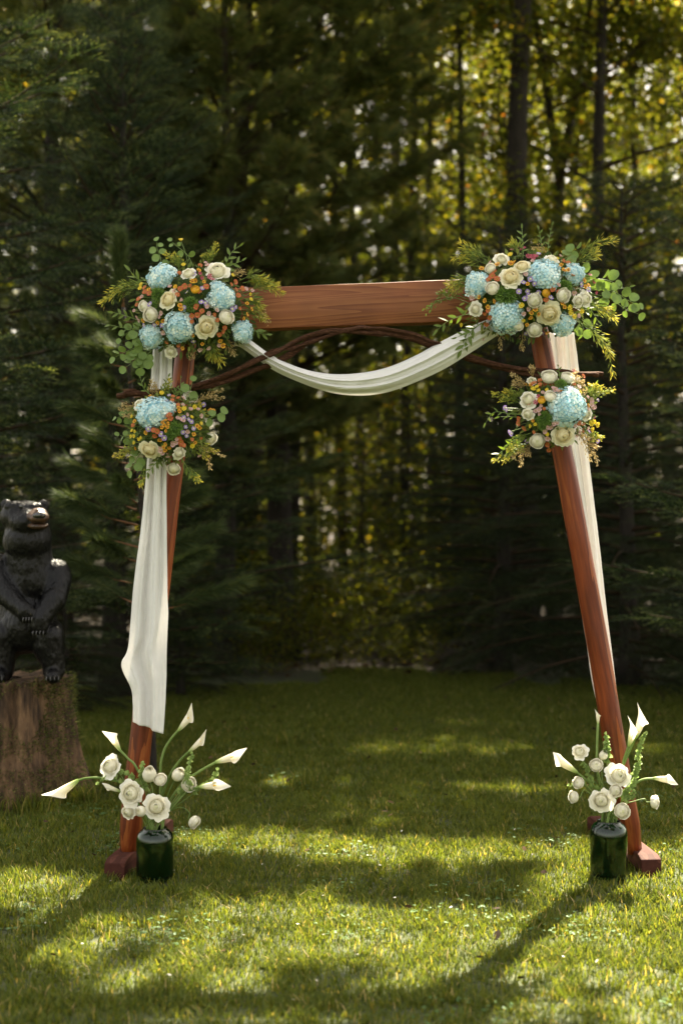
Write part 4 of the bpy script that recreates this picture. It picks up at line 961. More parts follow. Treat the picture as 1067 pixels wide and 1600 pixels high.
def ball_flower(seed, n, open_=64, flat=.8, **kw):
    A = Acc(); closed_petals(A, n, seed, open_=open_, flat=flat, **kw); cv, cf, c3 = ellip((0, 0, .62*flat), (.30, .30, .22*flat), n=7); o = A.n; A.add(cv, cf, .12); A.F3.append(c3+o); V, F, R = A.arrays(); m = np.percentile(np.hypot(V[:, 0], V[:, 1]), 99.3); return V/m, F, R
def full_rose(seed, n_in, n_out, **kw):
    V, F, R = petal_flower(seed, n_out, .30, 1.0, .34, -.02, 1.0, .80, lip=.12, ruff=.05, spread=1.0, depth=.4); A = Acc(); A.V.append(V); A.R.append(.45+.55*R); A.n = len(V)
    for f in F: (A.F3 if f.shape[1] == 3 else A.F4).append(f)
    B = Acc(); closed_petals(B, n_in, seed+500, R0=.56, open_=72, first=6, lip=.10, flat=.74, ruff=.035, tint=(.2, .75)); V2, F2, R2 = B.arrays(); V2[:, 2] += .0
    A.add(V2, F2[0], R2); cv, cf, c3 = ellip((0, 0, .27), (.14, .14, .12), n=7); o = A.n; A.add(cv, cf, .1); A.F3.append(c3+o); V, F, R = A.arrays(); m = np.percentile(np.hypot(V[:, 0], V[:, 1]), 99.3); return V/m, F, R
def fmesh(name, data, material): return mesh(name, data[0], data[1], material, data[2])
rose_c = [fmesh('rose', full_rose(100+i, 16, 15), M['cream']) for i in range(4)]
rose_w = [fmesh('rose', full_rose(110+i, 14+2*i, 11+i), M['white']) for i in range(4)]
ranun = [fmesh('ranunculus', ball_flower(120+i, 26+4*i, 68, flat=.7, lip=.13, ruff=.06, tint=(.25, 1.0)), M['white']) for i in range(3)]
ranun_y = fmesh('ranunculus', ball_flower(125, 26, 66, flat=.6, lip=.10, ruff=.03, tint=(0, 1.0)), M['yellow'])
bud = [fmesh('rose_bud', ball_flower(130+i, 12, 34, flat=1.25, lip=.16, ruff=.05), M['white']) for i in range(2)]

def hydrangea(seed, n=105):
    r = np.random.default_rng(seed); A = Acc(); k = np.arange(n)+.5; z = 1-k/n*1.35; ph = k*2.39996; q = np.sqrt(np.clip(1-z*z, 0, 1))
    nr = np.stack([q*np.cos(ph), q*np.sin(ph), z], 1)
    pv = np.array([(.02, 0, 0), (.10, .075, .012), (.17, .055, .0), (.19, 0, -.012), (.17, -.055, .0), (.10, -.075, .012)]); pf = np.array([(0, 1, 2, 3), (0, 3, 4, 5)])
    for i in range(n):
        d = nr[i]; lump = 1+.26*mnoise.noise(Vector(d*1.9)+Vector((seed, 0, 0)))+r.normal(0, .03)
        R = frame(d+r.normal(0, .28, 3), roll=r.random()*1.57); c = d*lump*np.array([1, 1, .78]); tn = r.normal(.5, .22)
        for m in range(4):
            a = m*PI/2; Rz = np.array([[math.cos(a), -math.sin(a), 0], [math.sin(a), math.cos(a), 0], [0, 0, 1]])
            s = r.uniform(1.0, 1.35); A.add(((pv*s)@Rz.T)@R.T+c, pf, np.clip(tn+np.array([-.5, -.05, .05, .1, .05, -.05])+r.normal(0, .05), 0, 1))
    V, F, F3 = ellip((0, 0, 0), (.86, .86, .66), n=8); o = A.n; A.add(V, F, .95); A.F3.append(F3+o)
    return A.mesh('hydrangea', M['hydra'], False)
hyd = [hydrangea(200+i) for i in range(3)]

def daisy(name, seed, n, core, material, layers=1, cup=.15, wid=.8):
    r = np.random.default_rng(seed); A = Acc()
    for l in range(layers):
        for i in range(n):
            a = (i+.5*l)/n*2*PI+r.normal(0, .05); w = wid*PI/n; s = (1-.22*l)*r.uniform(.92, 1.06); zc = cup*(1+l)
            V = [];
            for (q, ww, zz) in ((core*.8, .5, 0), (.6, 1.0, .5), (.9, .9, .95), (1.0, .25, 1.0)):
                for sg in (-1, 1): V.append((math.cos(a+sg*w*ww)*q*s, math.sin(a+sg*w*ww)*q*s, zc*zz+.02*l))
            A.add(np.array(V), np.array([(0, 1, 3, 2), (2, 3, 5, 4), (4, 5, 7, 6)]), .62+.2*l+r.normal(0, .08))
    V, F, F3 = ellip((0, 0, .04), (core, core, core*.65), n=7); o = A.n; A.add(V, F, np.where(V[:, 2] > .1*core+.04, .12, .3)); A.F3.append(F3+o)
    return A.mesh(name, material, False)
SM = {'purple': daisy('aster', 1, 15, .40, M['purple']), 'rust': daisy('button_mum', 2, 10, .36, M['rust'], 2), 'orange': daisy('button_mum', 3, 12, .52, M['orange'], 1, .3),
      'yellow': daisy('button_mum', 4, 14, .45, M['yellow'], 3, .2), 'pink': daisy('button_mum', 5, 12, .45, M['pink'], 1, .45), 'lemon': daisy('button_mum', 6, 10, .62, M['lemon'], 1, .4), 'magenta': daisy('waxflower', 7, 6, .3, M['magenta'], 1, .4)}
SNAME = {'purple': 'aster', 'rust': 'chrysanthemum', 'orange': 'button_mum', 'yellow': 'button_mum', 'pink': 'button_mum', 'lemon': 'craspedia', 'magenta': 'waxflower'}
def dianthus(seed):
    r = np.random.default_rng(seed); n = 520; k = np.arange(n)+.5; z = 1-k/n*1.3; ph = k*2.39996; q = np.sqrt(np.clip(1-z*z, 0, 1)); d = np.stack([q*np.cos(ph), q*np.sin(ph), z], 1)+r.normal(0, .08, (n, 3))
    w = np.cross(d, r.normal(0, 1, (n, 3))); w /= np.linalg.norm(w, axis=1)[:, None]; l = r.uniform(.75, 1.05, n)[:, None]; A = Acc()
    A.add(np.stack([d*.45-w*.03, d*.45+w*.03, d*l*.8+w*.045, d*l+r.normal(0, .06, (n, 3)), d*l*.8-w*.045], 1).reshape(-1, 3), np.concatenate([np.arange(n)[:, None]*5+np.array([[0, 1, 2]]), np.arange(n)[:, None]*5+np.array([[0, 2, 4]]), np.arange(n)[:, None]*5+np.array([[4, 2, 3]])]), np.tile([0, 0, .6, 1, .6], n)*.8+np.repeat(r.random(n)*.2, 5))
    V, F, F3 = ellip((0, 0, 0), (.6, .6, .6), n=7); o = A.n; A.add(V, F, .1); A.F3.append(F3+o); return A.mesh('dianthus', M['gball'], False)
GB = dianthus(1)

def leaf_mesh(kind):
    A = Acc(); gu, gv = 5, 8 if kind == 'round' else 9; v = np.linspace(0, 1, gv)[:, None]; u = np.linspace(-1, 1, gu)[None]
    w = .50*np.sqrt(np.clip(1-(2*v-1.0)**2, 0, 1))**.9+.012 if kind == 'round' else .16*np.sin(PI*v**.8)+.008
    V = np.stack([v+0*u, u*w, .10*np.abs(u)**1.5*w*2-.10*v**2+.0*u], -1).reshape(-1, 3); A.add(V, grid(gu, gv), .5)
    return A.mesh('leaf', M['euca'] if kind == 'round' else M['lance'])
LEAF = {'round': leaf_mesh('round'), 'lance': leaf_mesh('lance')}
# ------------------------------------------------------------------ floral arrangements on the arch
class Bunch:
    def __init__(s, name, label, ox, oy, zf, cz, Y, depth, group):
        s.ox, s.oy, s.zf = ox, oy, zf; s.cx, s.cy, s.Rx, s.Ry = cz; s.Y = Y; s.dp = depth; s.r = np.random.default_rng(int(ox*7+oy))
        s.mpz = Y/FP/zf                                     # metres per zoomed pixel
        s.root = empty(name, s.pt(s.cx, s.cy, 0), label, 'floral arrangement', group); s.big = []
    def pt(s, zx, zy, d=0): return P(s.ox+zx/s.zf, s.oy+zy/s.zf, s.Y-d) if d == 0 else P(s.ox+zx/s.zf, s.oy+zy/s.zf, s.Y)+np.array([0, -d, 0])
    def dome(s, zx, zy):
        q = ((zx-s.cx)/s.Rx)**2+((zy-s.cy)/s.Ry)**2; return s.dp*math.sqrt(max(0, 1-q*.8)) if q < 1.25 else 0.0
    def nrm(s, zx, zy, k=.75):
        return np.array([(zx-s.cx)/s.Rx*k, -1.0, -(zy-s.cy)/s.Ry*k+.12])+s.r.normal(0, .20, 3)
    def flower(s, name, me, zx, zy, rz, n=None, push=0.0, sq=1.0, label=None, lift=0.0):
        R = frame(s.nrm(zx, zy) if n is None else n, roll=s.r.random()*6.28); rad = rz*s.mpz
        d = s.dome(zx, zy)+lift
        s.big.append((zx, zy, rz)); o = link(name, me, s.root, mw=mat4(R, s.pt(zx, zy, d-rad*.25+push), rad) @ Matrix.Diagonal((1, sq, 1, 1)), label=label); return o
    def small(s, kind, zx, zy, rz, lift=.012):
        R = frame(s.nrm(zx, zy, .9)+s.r.normal(0, .25, 3), roll=s.r.random()*6.28); p = s.pt(zx, zy, s.dome(zx, zy)+lift)
        o = link(SNAME[kind], SM[kind], s.root, mw=mat4(R, p, rz*s.mpz))
        c = s.pt(s.cx+(zx-s.cx)*.5, s.cy+(zy-s.cy)*.5, 0.02)
        s.stems.append((p-R[:, 2]*rz*s.mpz*.2, c))
    def build_small(s, lst, fill=0, pal=(), rz=16, sp=.6):
        s.stems = []
        for k, zx, zy, q in lst: s.small(k, zx, zy, q)
        n = 0; tries = 0; done = [(a, b, c) for _, a, b, c in lst]
        while n < fill and tries < 4000:
            tries += 1; a = s.r.random()*6.28; q = math.sqrt(s.r.random())*.95; zx = s.cx+math.cos(a)*q*s.Rx; zy = s.cy+math.sin(a)*q*s.Ry
            if any((zx-x)**2+(zy-y)**2 < (R+rz*.2)**2 for x, y, R in s.big) or any((zx-x)**2+(zy-y)**2 < (rz*1.5)**2 for x, y, _ in done): continue
            kind = pal[int(((mnoise.noise(Vector((zx*.013, zy*.013, s.ox)))+.5)*len(pal)*1.6+s.r.normal(0, .6))) % len(pal)]
            s.small(kind, zx, zy, rz*s.r.uniform(.75, 1.1)); done.append((zx, zy, rz)); n += 1
        A = Acc()
        for p, c in s.stems: add_tube(A, bez([c, (p+c)/2+s.r.normal(0, .008, 3), p], 6), .0011, 4, cap=False, r=s.r.random())
        A.wpart('flower_stems', M['stem'], s.root)
    def filler(s, n=520, scale=.032):
        r = s.r; A = Acc(); a = r.random(n)*6.28; q = np.sqrt(r.random(n))*1.02
        T = np.array([s.pt(s.cx+math.cos(a[i])*q[i]*s.Rx, s.cy+math.sin(a[i])*q[i]*s.Ry, (s.dp*math.sqrt(max(0, 1-q[i]**2*.85))-.012)*r.uniform(.35, 1.0)) for i in range(n)])
        out = np.stack([np.cos(a)*q, -np.full(n, .5), -np.sin(a)*q], 1)+r.normal(0, .35, (n, 3))
        Rm = np.stack([frame(r.normal(0, .6, 3)+np.array([0, -1, .5]), up=out[i])[:, [1, 0, 2]]*np.array([1, -1, 1]) for i in range(n)])
        V = np.array([(0, 0, 0), (.3, .15, .04), (.6, .17, .03), (1, 0, -.05), (.6, -.17, .03), (.3, -.15, .04)])
        A.batch(V, LEAFF, Rm, T, rnd=r.random(n), scale=r.uniform(.6, 1.2, n)*scale)
        # foam core behind
        A.wpart('filler_foliage', M['filler'], s.root, kind='stuff')
        c = s.pt(s.cx, s.cy, s.dp*.15); Vv, F, F3 = ellip(c, (s.Rx*s.mpz*.78, s.dp*.55, s.Ry*s.mpz*.78), n=12)
        Vv += np.array([.006*mnoise.noise_vector(Vector(p)*30) for p in Vv]); wpart('flower_foam', Vv, [F, F3], M['filler'], s.root, rnd=np.zeros(len(Vv)))
    def path(s, pts, depth):
        n = len(pts); return bez([s.pt(a, b, (s.dome(*pts[0])*.6)*(1-i/(n-1))+depth*i/(n-1)) for i, (a, b) in enumerate(pts)], 14)
    def leafy(s, pts, kind, n, lz, depth=.04, tip=True, name=None, spread=None, hang=0.0):
        p = s.path(pts, depth); A = Acc(); add_tube(A, p, np.linspace(.0017, .0008, len(p)), 5); 
        nm = name or ('eucalyptus_sprig' if kind == 'round' else 'leafy_sprig'); A2 = A.wpart(nm, M['stem'], s.root)
        inv = WORLD[A2.name]
        for i in range(n):
            t = .22+.78*(i+.5)/n if i < n-1 else 1.0; k = t*(len(p)-1); k0 = min(int(k), len(p)-2); q = p[k0]+(p[k0+1]-p[k0])*(k-k0); tg = p[k0+1]-p[k0]; tg /= np.linalg.norm(tg)
            sd = np.cross(tg, [0, 1, 0]); sd /= np.linalg.norm(sd)+1e-9; sg = 1 if i % 2 else -1
            if i == n-1: sg = 0
            a = spread if spread else (1.15 if kind == 'round' else .75)
            d = tg*math.cos(a*abs(sg))+sd*sg*math.sin(a)+np.array([0, s.r.normal(0, .3), -hang+s.r.normal(0, .12)])
            nr = np.array([0, -1., 0])+s.r.normal(0, .45, 3)+np.array([0, 0, .35]); nr -= d*(nr@d)/(d@d); d /= np.linalg.norm(d); nr /= np.linalg.norm(nr)
            sc = lz*s.mpz*s.r.uniform(.75, 1.12)*(1-.25*t); R = np.stack([d, np.cross(nr, d), nr], 1)
            link('leaf', LEAF[kind], A2, mw=mat4(R, q+(d*.004 if kind == 'round' else 0), sc))
    def fine(s, pts, material, name, n=90, ln=.016, width=.03, depth=.05, taper=.7, drop=0.0, w=.0018):
        """goldenrod, willow-like or dry grass spray made of many fine side leaves"""
        r = s.r; p = s.path(pts, depth); A = Acc(); add_tube(A, p, np.linspace(.0018, .0007, len(p)), 4, r=.15)
        t = .25+.75*r.random(n); k = t*(len(p)-1); k0 = np.minimum(k.astype(int), len(p)-2); q = p[k0]+(p[k0+1]-p[k0])*(k-k0)[:, None]; tg = p[k0+1]-p[k0]; tg /= np.linalg.norm(tg, axis=1)[:, None]
        o = r.normal(0, 1, (n, 3)); o -= tg*np.sum(o*tg, 1)[:, None]; o /= np.linalg.norm(o, axis=1)[:, None]
        off = width*(1-taper*t)*r.random(n); b = q+o*off[:, None]+tg*(off*.9)[:, None]; b[:, 2] -= drop*off
        d = o*.55+tg*.9+r.normal(0, .2, (n, 3)); d /= np.linalg.norm(d, axis=1)[:, None]; w_ = np.cross(d, r.normal(0, 1, (n, 3))); w_ /= np.linalg.norm(w_, axis=1)[:, None]
        l = ln*r.uniform(.6, 1.2, n)[:, None]
        A.add(np.stack([b, b+d*l*.5+w_*w, b+d*l, b+d*l*.5-w_*w], 1).reshape(-1, 3), np.arange(n*4).reshape(-1, 4), np.repeat(np.clip(.15+.75*t+r.normal(0, .18, n), 0, 1), 4))
        ii = r.choice(n, n//3, replace=False)
        for i in ii: add_tube(A, [q[i], b[i]], [.0007, .0005], 3, r=.2, cap=False)
        A.wpart(name, material, s.root, smooth=False)
GA = 'flower arrangements tied to the arch'
HY = 'hydrangea'; RO = 'rose'; RA = 'ranunculus'; DI = 'dianthus'
def put(B, items):
    for kind, zx, zy, rz in items:
        i = int(zx+zy) % 3; v = int(zx*3+zy) % 4
        if kind == 'h': B.flower(HY, hyd[i], zx, zy, rz*.98, push=-.004)
        elif kind == 'c': B.flower(RO, rose_c[v], zx, zy, rz*1.1, push=.018, label='cream rose')
        elif kind == 'w': B.flower(RO, rose_w[v], zx, zy, rz*1.1, push=.018)
        elif kind == 'r': B.flower(RA, ranun[i], zx, zy, rz*1.08, push=.016)
        elif kind == 'y': B.flower(RA, ranun_y, zx, zy, rz, push=.02, label='small golden yellow ranunculus')
        elif kind == 'g': B.flower(DI, GB, zx, zy, rz)
PAL = ('rust', 'orange', 'pink', 'rust', 'purple', 'orange', 'lemon', 'pink')

# upper left
A_ = Bunch('floral_arrangement', 'upper left flower cluster over the left end of the beam with four pale blue hydrangeas', 150, 350, 3.557, (560, 480, 330, 250), 5.64, .17, GA)
put(A_, [('h', 385, 320, 82), ('h', 715, 440, 72), ('h', 690, 385, 40), ('h', 490, 595, 86), ('h', 325, 640, 68), ('h', 820, 612, 62), ('c', 432, 455, 56), ('w', 690, 290, 66), ('c', 635, 600, 64), ('w', 537, 310, 42),
         ('r', 333, 530, 42), ('r', 740, 547, 42), ('r', 293, 482, 30), ('w', 430, 722, 38), ('g', 550, 480, 46), ('g', 370, 420, 42), ('g', 350, 480, 24), ('y', 578, 405, 25)])
A_.filler(620)
A_.build_small([('purple', 567, 312, 15), ('purple', 533, 418, 14), ('purple', 612, 471, 15), ('purple', 633, 476, 14), ('purple', 328, 475, 16), ('purple', 775, 503, 16), ('purple', 350, 585, 13), ('purple', 290, 582, 13), ('purple', 520, 500, 12),
                ('rust', 520, 385, 19), ('rust', 497, 398, 16), ('rust', 482, 430, 15), ('rust', 600, 415, 15), ('rust', 636, 385, 18), ('rust', 585, 497, 19), ('rust', 560, 545, 17), ('rust', 590, 540, 17), ('rust', 615, 520, 16), ('rust', 560, 575, 13), ('rust', 680, 537, 13), ('rust', 788, 350, 17), ('rust', 825, 385, 17), ('rust', 805, 425, 16), ('rust', 298, 405, 17), ('rust', 325, 415, 17), ('rust', 262, 440, 17), ('rust', 250, 470, 13), ('rust', 732, 603, 15), ('rust', 722, 622, 14), ('rust', 695, 565, 13),
                ('orange', 560, 355, 15), ('orange', 577, 352, 13), ('orange', 497, 490, 15), ('orange', 503, 507, 15), ('orange', 372, 576, 13), ('orange', 402, 568, 14), ('orange', 850, 525, 13), ('orange', 832, 547, 12), ('orange', 705, 668, 15), ('orange', 718, 692, 16), ('orange', 770, 560, 13), ('yellow', 470, 387, 14),
                ('pink', 466, 408, 14), ('pink', 440, 385, 13), ('pink', 650, 532, 13), ('pink', 395, 527, 14), ('pink', 384, 547, 12), ('pink', 843, 385, 14), ('pink', 876, 388, 11), ('pink', 635, 258, 14), ('pink', 623, 240, 11), ('pink', 250, 535, 11), ('pink', 232, 500, 10),
                ('magenta', 650, 325, 16), ('magenta', 668, 345, 14), ('magenta', 600, 310, 11), ('magenta', 612, 335, 11), ('lemon', 268, 378, 15), ('lemon', 270, 355, 14), ('lemon', 865, 410, 11), ('lemon', 870, 440, 12), ('lemon', 475, 92, 14)], fill=34, pal=PAL, rz=14)
for pts, n, lz in [([(360, 300), (372, 220), (350, 150), (345, 110)], 6, 50), ([(560, 280), (520, 190), (450, 130), (430, 110)], 5, 40), ([(330, 640), (240, 690), (170, 720), (120, 745)], 8, 55), ([(330, 660), (260, 710), (230, 760), (180, 800)], 8, 60), ([(350, 680), (290, 740), (265, 800)], 6, 62), ([(300, 600), (210, 600), (150, 640)], 6, 55), ([(290, 700), (255, 740), (240, 770)], 5, 62)]: A_.leafy(pts, 'round', n, lz, hang=.1)
for pts, n, lz in [([(280, 560), (180, 520), (110, 500)], 7, 55), ([(300, 570), (200, 590), (90, 570)], 7, 55), ([(330, 330), (250, 320), (200, 270)], 6, 62), ([(690, 280), (730, 230), (760, 170), (800, 135)], 7, 62), ([(860, 560), (900, 610), (950, 620)], 6, 60), ([(700, 270), (760, 240), (815, 215)], 5, 60)]: A_.leafy(pts, 'lance', n, lz)
for pts in [[(320, 400), (220, 370), (130, 400), (50, 450)], [(330, 370), (240, 350), (150, 360), (90, 400)], [(820, 340), (880, 330), (960, 340), (1030, 400)], [(830, 400), (920, 360), (1000, 360)], [(800, 330), (870, 300), (930, 330)], [(820, 460), (890, 500), (930, 530)], [(820, 440), (880, 440), (920, 470)], [(640, 620), (660, 700), (700, 770)], [(650, 640), (640, 710), (650, 740)]]:
    A_.fine(pts, M['fine'], 'willow_sprig', n=120, ln=.025, width=.034)
for pts in [[(480, 280), (450, 220), (400, 180)], [(470, 290), (470, 230), (445, 190)], [(640, 250), (650, 190), (670, 130)], [(640, 250), (630, 210), (615, 190)]]: A_.fine(pts, M['fine'], 'goldenrod_sprig', n=130, ln=.011, width=.03, w=.0025)
for pts in [[(850, 480), (920, 510), (960, 560)], [(350, 600), (300, 620), (330, 680)], [(730, 300), (780, 290), (820, 280)], [(720, 620), (750, 680), (770, 730)], [(520, 660), (545, 720), (530, 745)]]: A_.fine(pts, M['tan'], 'dry_grass_sprig', n=90, ln=.010, width=.03, w=.0018)

# upper right
B_ = Bunch('floral_arrangement', 'upper right flower cluster over the right end of the beam with long trailing eucalyptus', 650, 340, 2.884, (495, 360, 285, 190), 5.64, .17, GA)
put(B_, [('h', 268, 320, 58), ('h', 555, 290, 76), ('h', 692, 275, 48), ('h', 388, 462, 74), ('h', 642, 495, 54), ('c', 405, 297, 50), ('c', 455, 250, 38), ('c', 575, 458, 54), ('w', 740, 385, 36), ('w', 705, 400, 28), ('w', 370, 212, 33), ('w', 592, 212, 32),
         ('r', 325, 347, 30), ('r', 505, 402, 32), ('w', 255, 430, 34), ('r', 632, 378, 32), ('r', 515, 522, 32), ('r', 440, 505, 24), ('g', 385, 377, 50), ('g', 642, 338, 36), ('g', 505, 440, 28), ('y', 554, 372, 19), ('r', 320, 255, 24)])
B_.filler(560)
B_.build_small([('purple', 457, 325, 12), ('purple', 487, 310, 13), ('purple', 437, 365, 13), ('purple', 480, 385, 13), ('purple', 520, 370, 13), ('purple', 462, 395, 12), ('purple', 577, 390, 13), ('purple', 718, 325, 13), ('purple', 505, 330, 12), ('purple', 510, 318, 10),
                ('rust', 325, 290, 16), ('rust', 345, 305, 15), ('rust', 310, 305, 15), ('rust', 335, 270, 13), ('rust', 585, 355, 14), ('rust', 612, 365, 12), ('rust', 310, 440, 14), ('rust', 318, 470, 13), ('rust', 305, 495, 14), ('rust', 555, 400, 13), ('rust', 500, 520, 11), ('rust', 680, 285, 11),
                ('orange', 350, 237, 14), ('orange', 405, 235, 15), ('orange', 420, 230, 12), ('orange', 620, 250, 13), ('orange', 640, 265, 14), ('orange', 660, 262, 12), ('orange', 630, 240, 11), ('orange', 335, 403, 13), ('orange', 305, 425, 11), ('orange', 510, 440, 13), ('orange', 525, 460, 11), ('orange', 630, 412, 12), ('orange', 640, 428, 10), ('orange', 495, 455, 11),
                ('lemon', 450, 425, 14), ('lemon', 662, 428, 14), ('lemon', 668, 450, 14), ('lemon', 687, 464, 13), ('lemon', 658, 160, 13), ('lemon', 204, 485, 11), ('lemon', 613, 210, 11),
                ('pink', 467, 290, 12), ('pink', 478, 440, 11), ('pink', 460, 460, 11), ('pink', 240, 380, 13), ('pink', 320, 245, 12), ('pink', 610, 335, 11), ('pink', 582, 335, 11), ('pink', 635, 190, 10), ('pink', 298, 545, 11), ('pink', 690, 240, 10),
                ('magenta', 505, 205, 14), ('magenta', 485, 200, 12), ('magenta', 520, 200, 11), ('magenta', 470, 150, 10), ('magenta', 485, 140, 9), ('magenta', 452, 135, 9), ('magenta', 430, 148, 9), ('magenta', 785, 300, 12), ('magenta', 800, 318, 10), ('magenta', 795, 350, 10), ('magenta', 770, 270, 10)], fill=26, pal=PAL, rz=12)
for pts, n, lz in [([(720, 330), (780, 290), (840, 290), (880, 300)], 7, 62), ([(730, 340), (860, 340), (940, 380), (985, 400)], 8, 54), ([(740, 350), (850, 370), (930, 420), (990, 440)], 7, 52), ([(700, 240), (735, 255), (770, 270)], 4, 52), ([(650, 200), (680, 180), (710, 150)], 5, 48), ([(700, 450), (740, 500), (735, 530)], 5, 54)]: B_.leafy(pts, 'round', n, lz)
for pts, n, lz in [([(470, 200), (472, 130), (470, 60)], 7, 46), ([(270, 440), (200, 450), (130, 480), (95, 510)], 8, 58), ([(300, 480), (250, 510), (220, 560), (200, 600)], 8, 58), ([(290, 480), (240, 520), (180, 545)], 6, 52), ([(750, 380), (780, 430), (810, 470)], 6, 44), ([(560, 170), (555, 110), (545, 60)], 6, 28), ([(580, 190), (590, 110), (605, 45)], 7, 28), ([(780, 320), (880, 330), (950, 320)], 6, 38)]: B_.leafy(pts, 'lance', n, lz)
for pts in [[(680, 210), (740, 160), (810, 120), (880, 115)], [(680, 230), (760, 190), (800, 170)], [(700, 470), (790, 520), (850, 600), (875, 715)], [(710, 450), (800, 530), (860, 620)], [(740, 400), (820, 420), (885, 460)], [(730, 390), (800, 400), (850, 420)], [(350, 210), (290, 180), (220, 170), (160, 190)], [(330, 220), (260, 170), (200, 130)], [(330, 230), (250, 200), (200, 200)], [(260, 290), (210, 310), (165, 340)], [(250, 270), (200, 290), (150, 310)], [(450, 200), (440, 150), (425, 130)]]:
    B_.fine(pts, M['fine'], 'willow_sprig', n=110, ln=.025, width=.032)
for pts in [[(240, 400), (160, 370), (90, 390), (40, 430)], [(230, 380), (150, 350), (100, 350)]]: B_.fine(pts, M['lance'], 'thyme_sprig', n=70, ln=.013, width=.03, w=.003)
for pts in [[(350, 480), (370, 540), (372, 600)], [(260, 390), (280, 410), (265, 460)], [(700, 350), (690, 380), (720, 400)], [(600, 200), (560, 150), (520, 150)], [(470, 500), (468, 560), (470, 600)]]: B_.fine(pts, M['tan'], 'dry_grass_sprig', n=60, ln=.010, width=.022)

# lower left
C_ = Bunch('floral_arrangement', 'lower left flower cluster at the vine crossing of the left post with one blue hydrangea', 160, 570, 4.85, (510, 480, 290, 250), 5.62, .13, GA)
put(C_, [('h', 415, 375, 120), ('h', 510, 345, 70), ('h', 345, 415, 58), ('c', 385, 650, 82), ('w', 675, 240, 58), ('w', 303, 312, 50), ('r', 268, 695, 50), ('w', 605, 680, 52), ('r', 545, 785, 50), ('r', 823, 557, 48), ('g', 580, 500, 62), ('g', 545, 545, 40)])
C_.filler(480)
C_.build_small([('orange', 490, 455, 17), ('orange', 512, 440, 17), ('orange', 530, 462, 17), ('orange', 505, 475, 17), ('orange', 485, 490, 16), ('orange', 528, 490, 16), ('orange', 518, 515, 15), ('orange', 512, 612, 17), ('orange', 535, 638, 17), ('orange', 503, 657, 17), ('orange', 495, 635, 15), ('orange', 605, 345, 18), ('orange', 612, 370, 17), ('orange', 808, 350, 15), ('orange', 845, 348, 16), ('orange', 826, 342, 14), ('orange', 740, 475, 18), ('orange', 757, 488, 17), ('orange', 380, 245, 14), ('orange', 405, 260, 14), ('orange', 360, 265, 13),
                ('lemon', 645, 348, 20), ('lemon', 466, 225, 20), ('lemon', 250, 400, 16), ('lemon', 252, 510, 15), ('lemon', 278, 515, 15), ('lemon', 243, 550, 15), ('lemon', 270, 550, 16), ('lemon', 266, 597, 15), ('lemon', 325, 565, 16), ('lemon', 308, 572, 15), ('orange', 270, 638, 15),
                ('rust', 540, 400, 26), ('rust', 550, 425, 24), ('rust', 580, 375, 18), ('rust', 425, 510, 22), ('rust', 452, 520, 22), ('rust', 432, 552, 22), ('rust', 622, 595, 24), ('rust', 640, 620, 20), ('rust', 612, 570, 20), ('rust', 600, 320, 17), ('rust', 555, 285, 18), ('rust', 617, 615, 18),
                ('purple', 385, 502, 22), ('purple', 480, 540, 23), ('purple', 503, 568, 24), ('purple', 640, 525, 18), ('purple', 770, 302, 20), ('purple', 715, 495, 17), ('purple', 700, 445, 18), ('purple', 680, 430, 16), ('purple', 645, 415, 17), ('purple', 342, 320, 17), ('purple', 512, 288, 15), ('purple', 660, 485, 15),
                ('pink', 640, 440, 20), ('pink', 622, 430, 17), ('pink', 585, 600, 19), ('pink', 562, 620, 18), ('pink', 557, 598, 15), ('pink', 592, 575, 14), ('pink', 470, 660, 20), ('pink', 485, 675, 18), ('pink', 690, 352, 18), ('pink', 735, 685, 17), ('pink', 628, 262, 16), ('pink', 602, 420, 15), ('pink', 470, 640, 15)], fill=22, pal=PAL, rz=18)
for pts, n, lz in [([(640, 300), (670, 220), (690, 140)], 3, 80), ([(330, 400), (240, 400), (160, 400), (125, 405)], 5, 62), ([(620, 440), (730, 440), (850, 400), (900, 370)], 6, 85), ([(340, 560), (230, 560), (150, 540)], 7, 62), ([(330, 640), (270, 720), (235, 800)], 6, 78), ([(330, 480), (280, 440), (230, 380)], 5, 74)]: C_.leafy(pts, 'round', n, lz)
for pts, n, lz in [([(480, 680), (400, 770), (310, 870)], 8, 70), ([(600, 700), (660, 790), (720, 870)], 8, 70), ([(450, 270), (480, 180), (510, 100)], 8, 58), ([(540, 280), (560, 230), (575, 190)], 5, 72), ([(400, 250), (330, 190), (300, 110)], 6, 58), ([(600, 280), (605, 200), (605, 110)], 4, 50), ([(470, 650), (455, 720), (440, 770)], 6, 60)]: C_.leafy(pts, 'lance', n, lz)
for pts in [[(330, 590), (230, 610), (110, 690)], [(340, 620), (250, 650), (160, 700)], [(650, 560), (760, 610), (860, 660)], [(640, 580), (740, 640), (800, 700)], [(650, 540), (700, 590), (780, 620)], [(640, 430), (720, 410), (790, 360)], [(640, 420), (700, 350), (740, 310)], [(450, 260), (500, 200), (520, 140)], [(340, 700), (320, 830), (305, 910)], [(620, 730), (680, 820), (740, 885)]]: C_.fine(pts, M['fine'], 'goldenrod_sprig', n=95, ln=.013, width=.030, w=.0024)
for pts in [[(640, 340), (740, 270), (840, 230), (915, 200)], [(650, 350), (780, 260), (920, 260)], [(330, 340), (240, 320), (170, 310)], [(330, 360), (230, 350), (145, 345)], [(400, 260), (390, 190), (380, 130)], [(660, 580), (800, 640), (930, 700)], [(700, 620), (800, 700), (830, 790)], [(430, 260), (420, 200), (410, 150)], [(340, 400), (250, 400), (180, 395)], [(250, 650), (160, 670), (105, 690)]]: C_.fine(pts, M['tan'], 'dry_grass_sprig', n=75, ln=.010, width=.020)

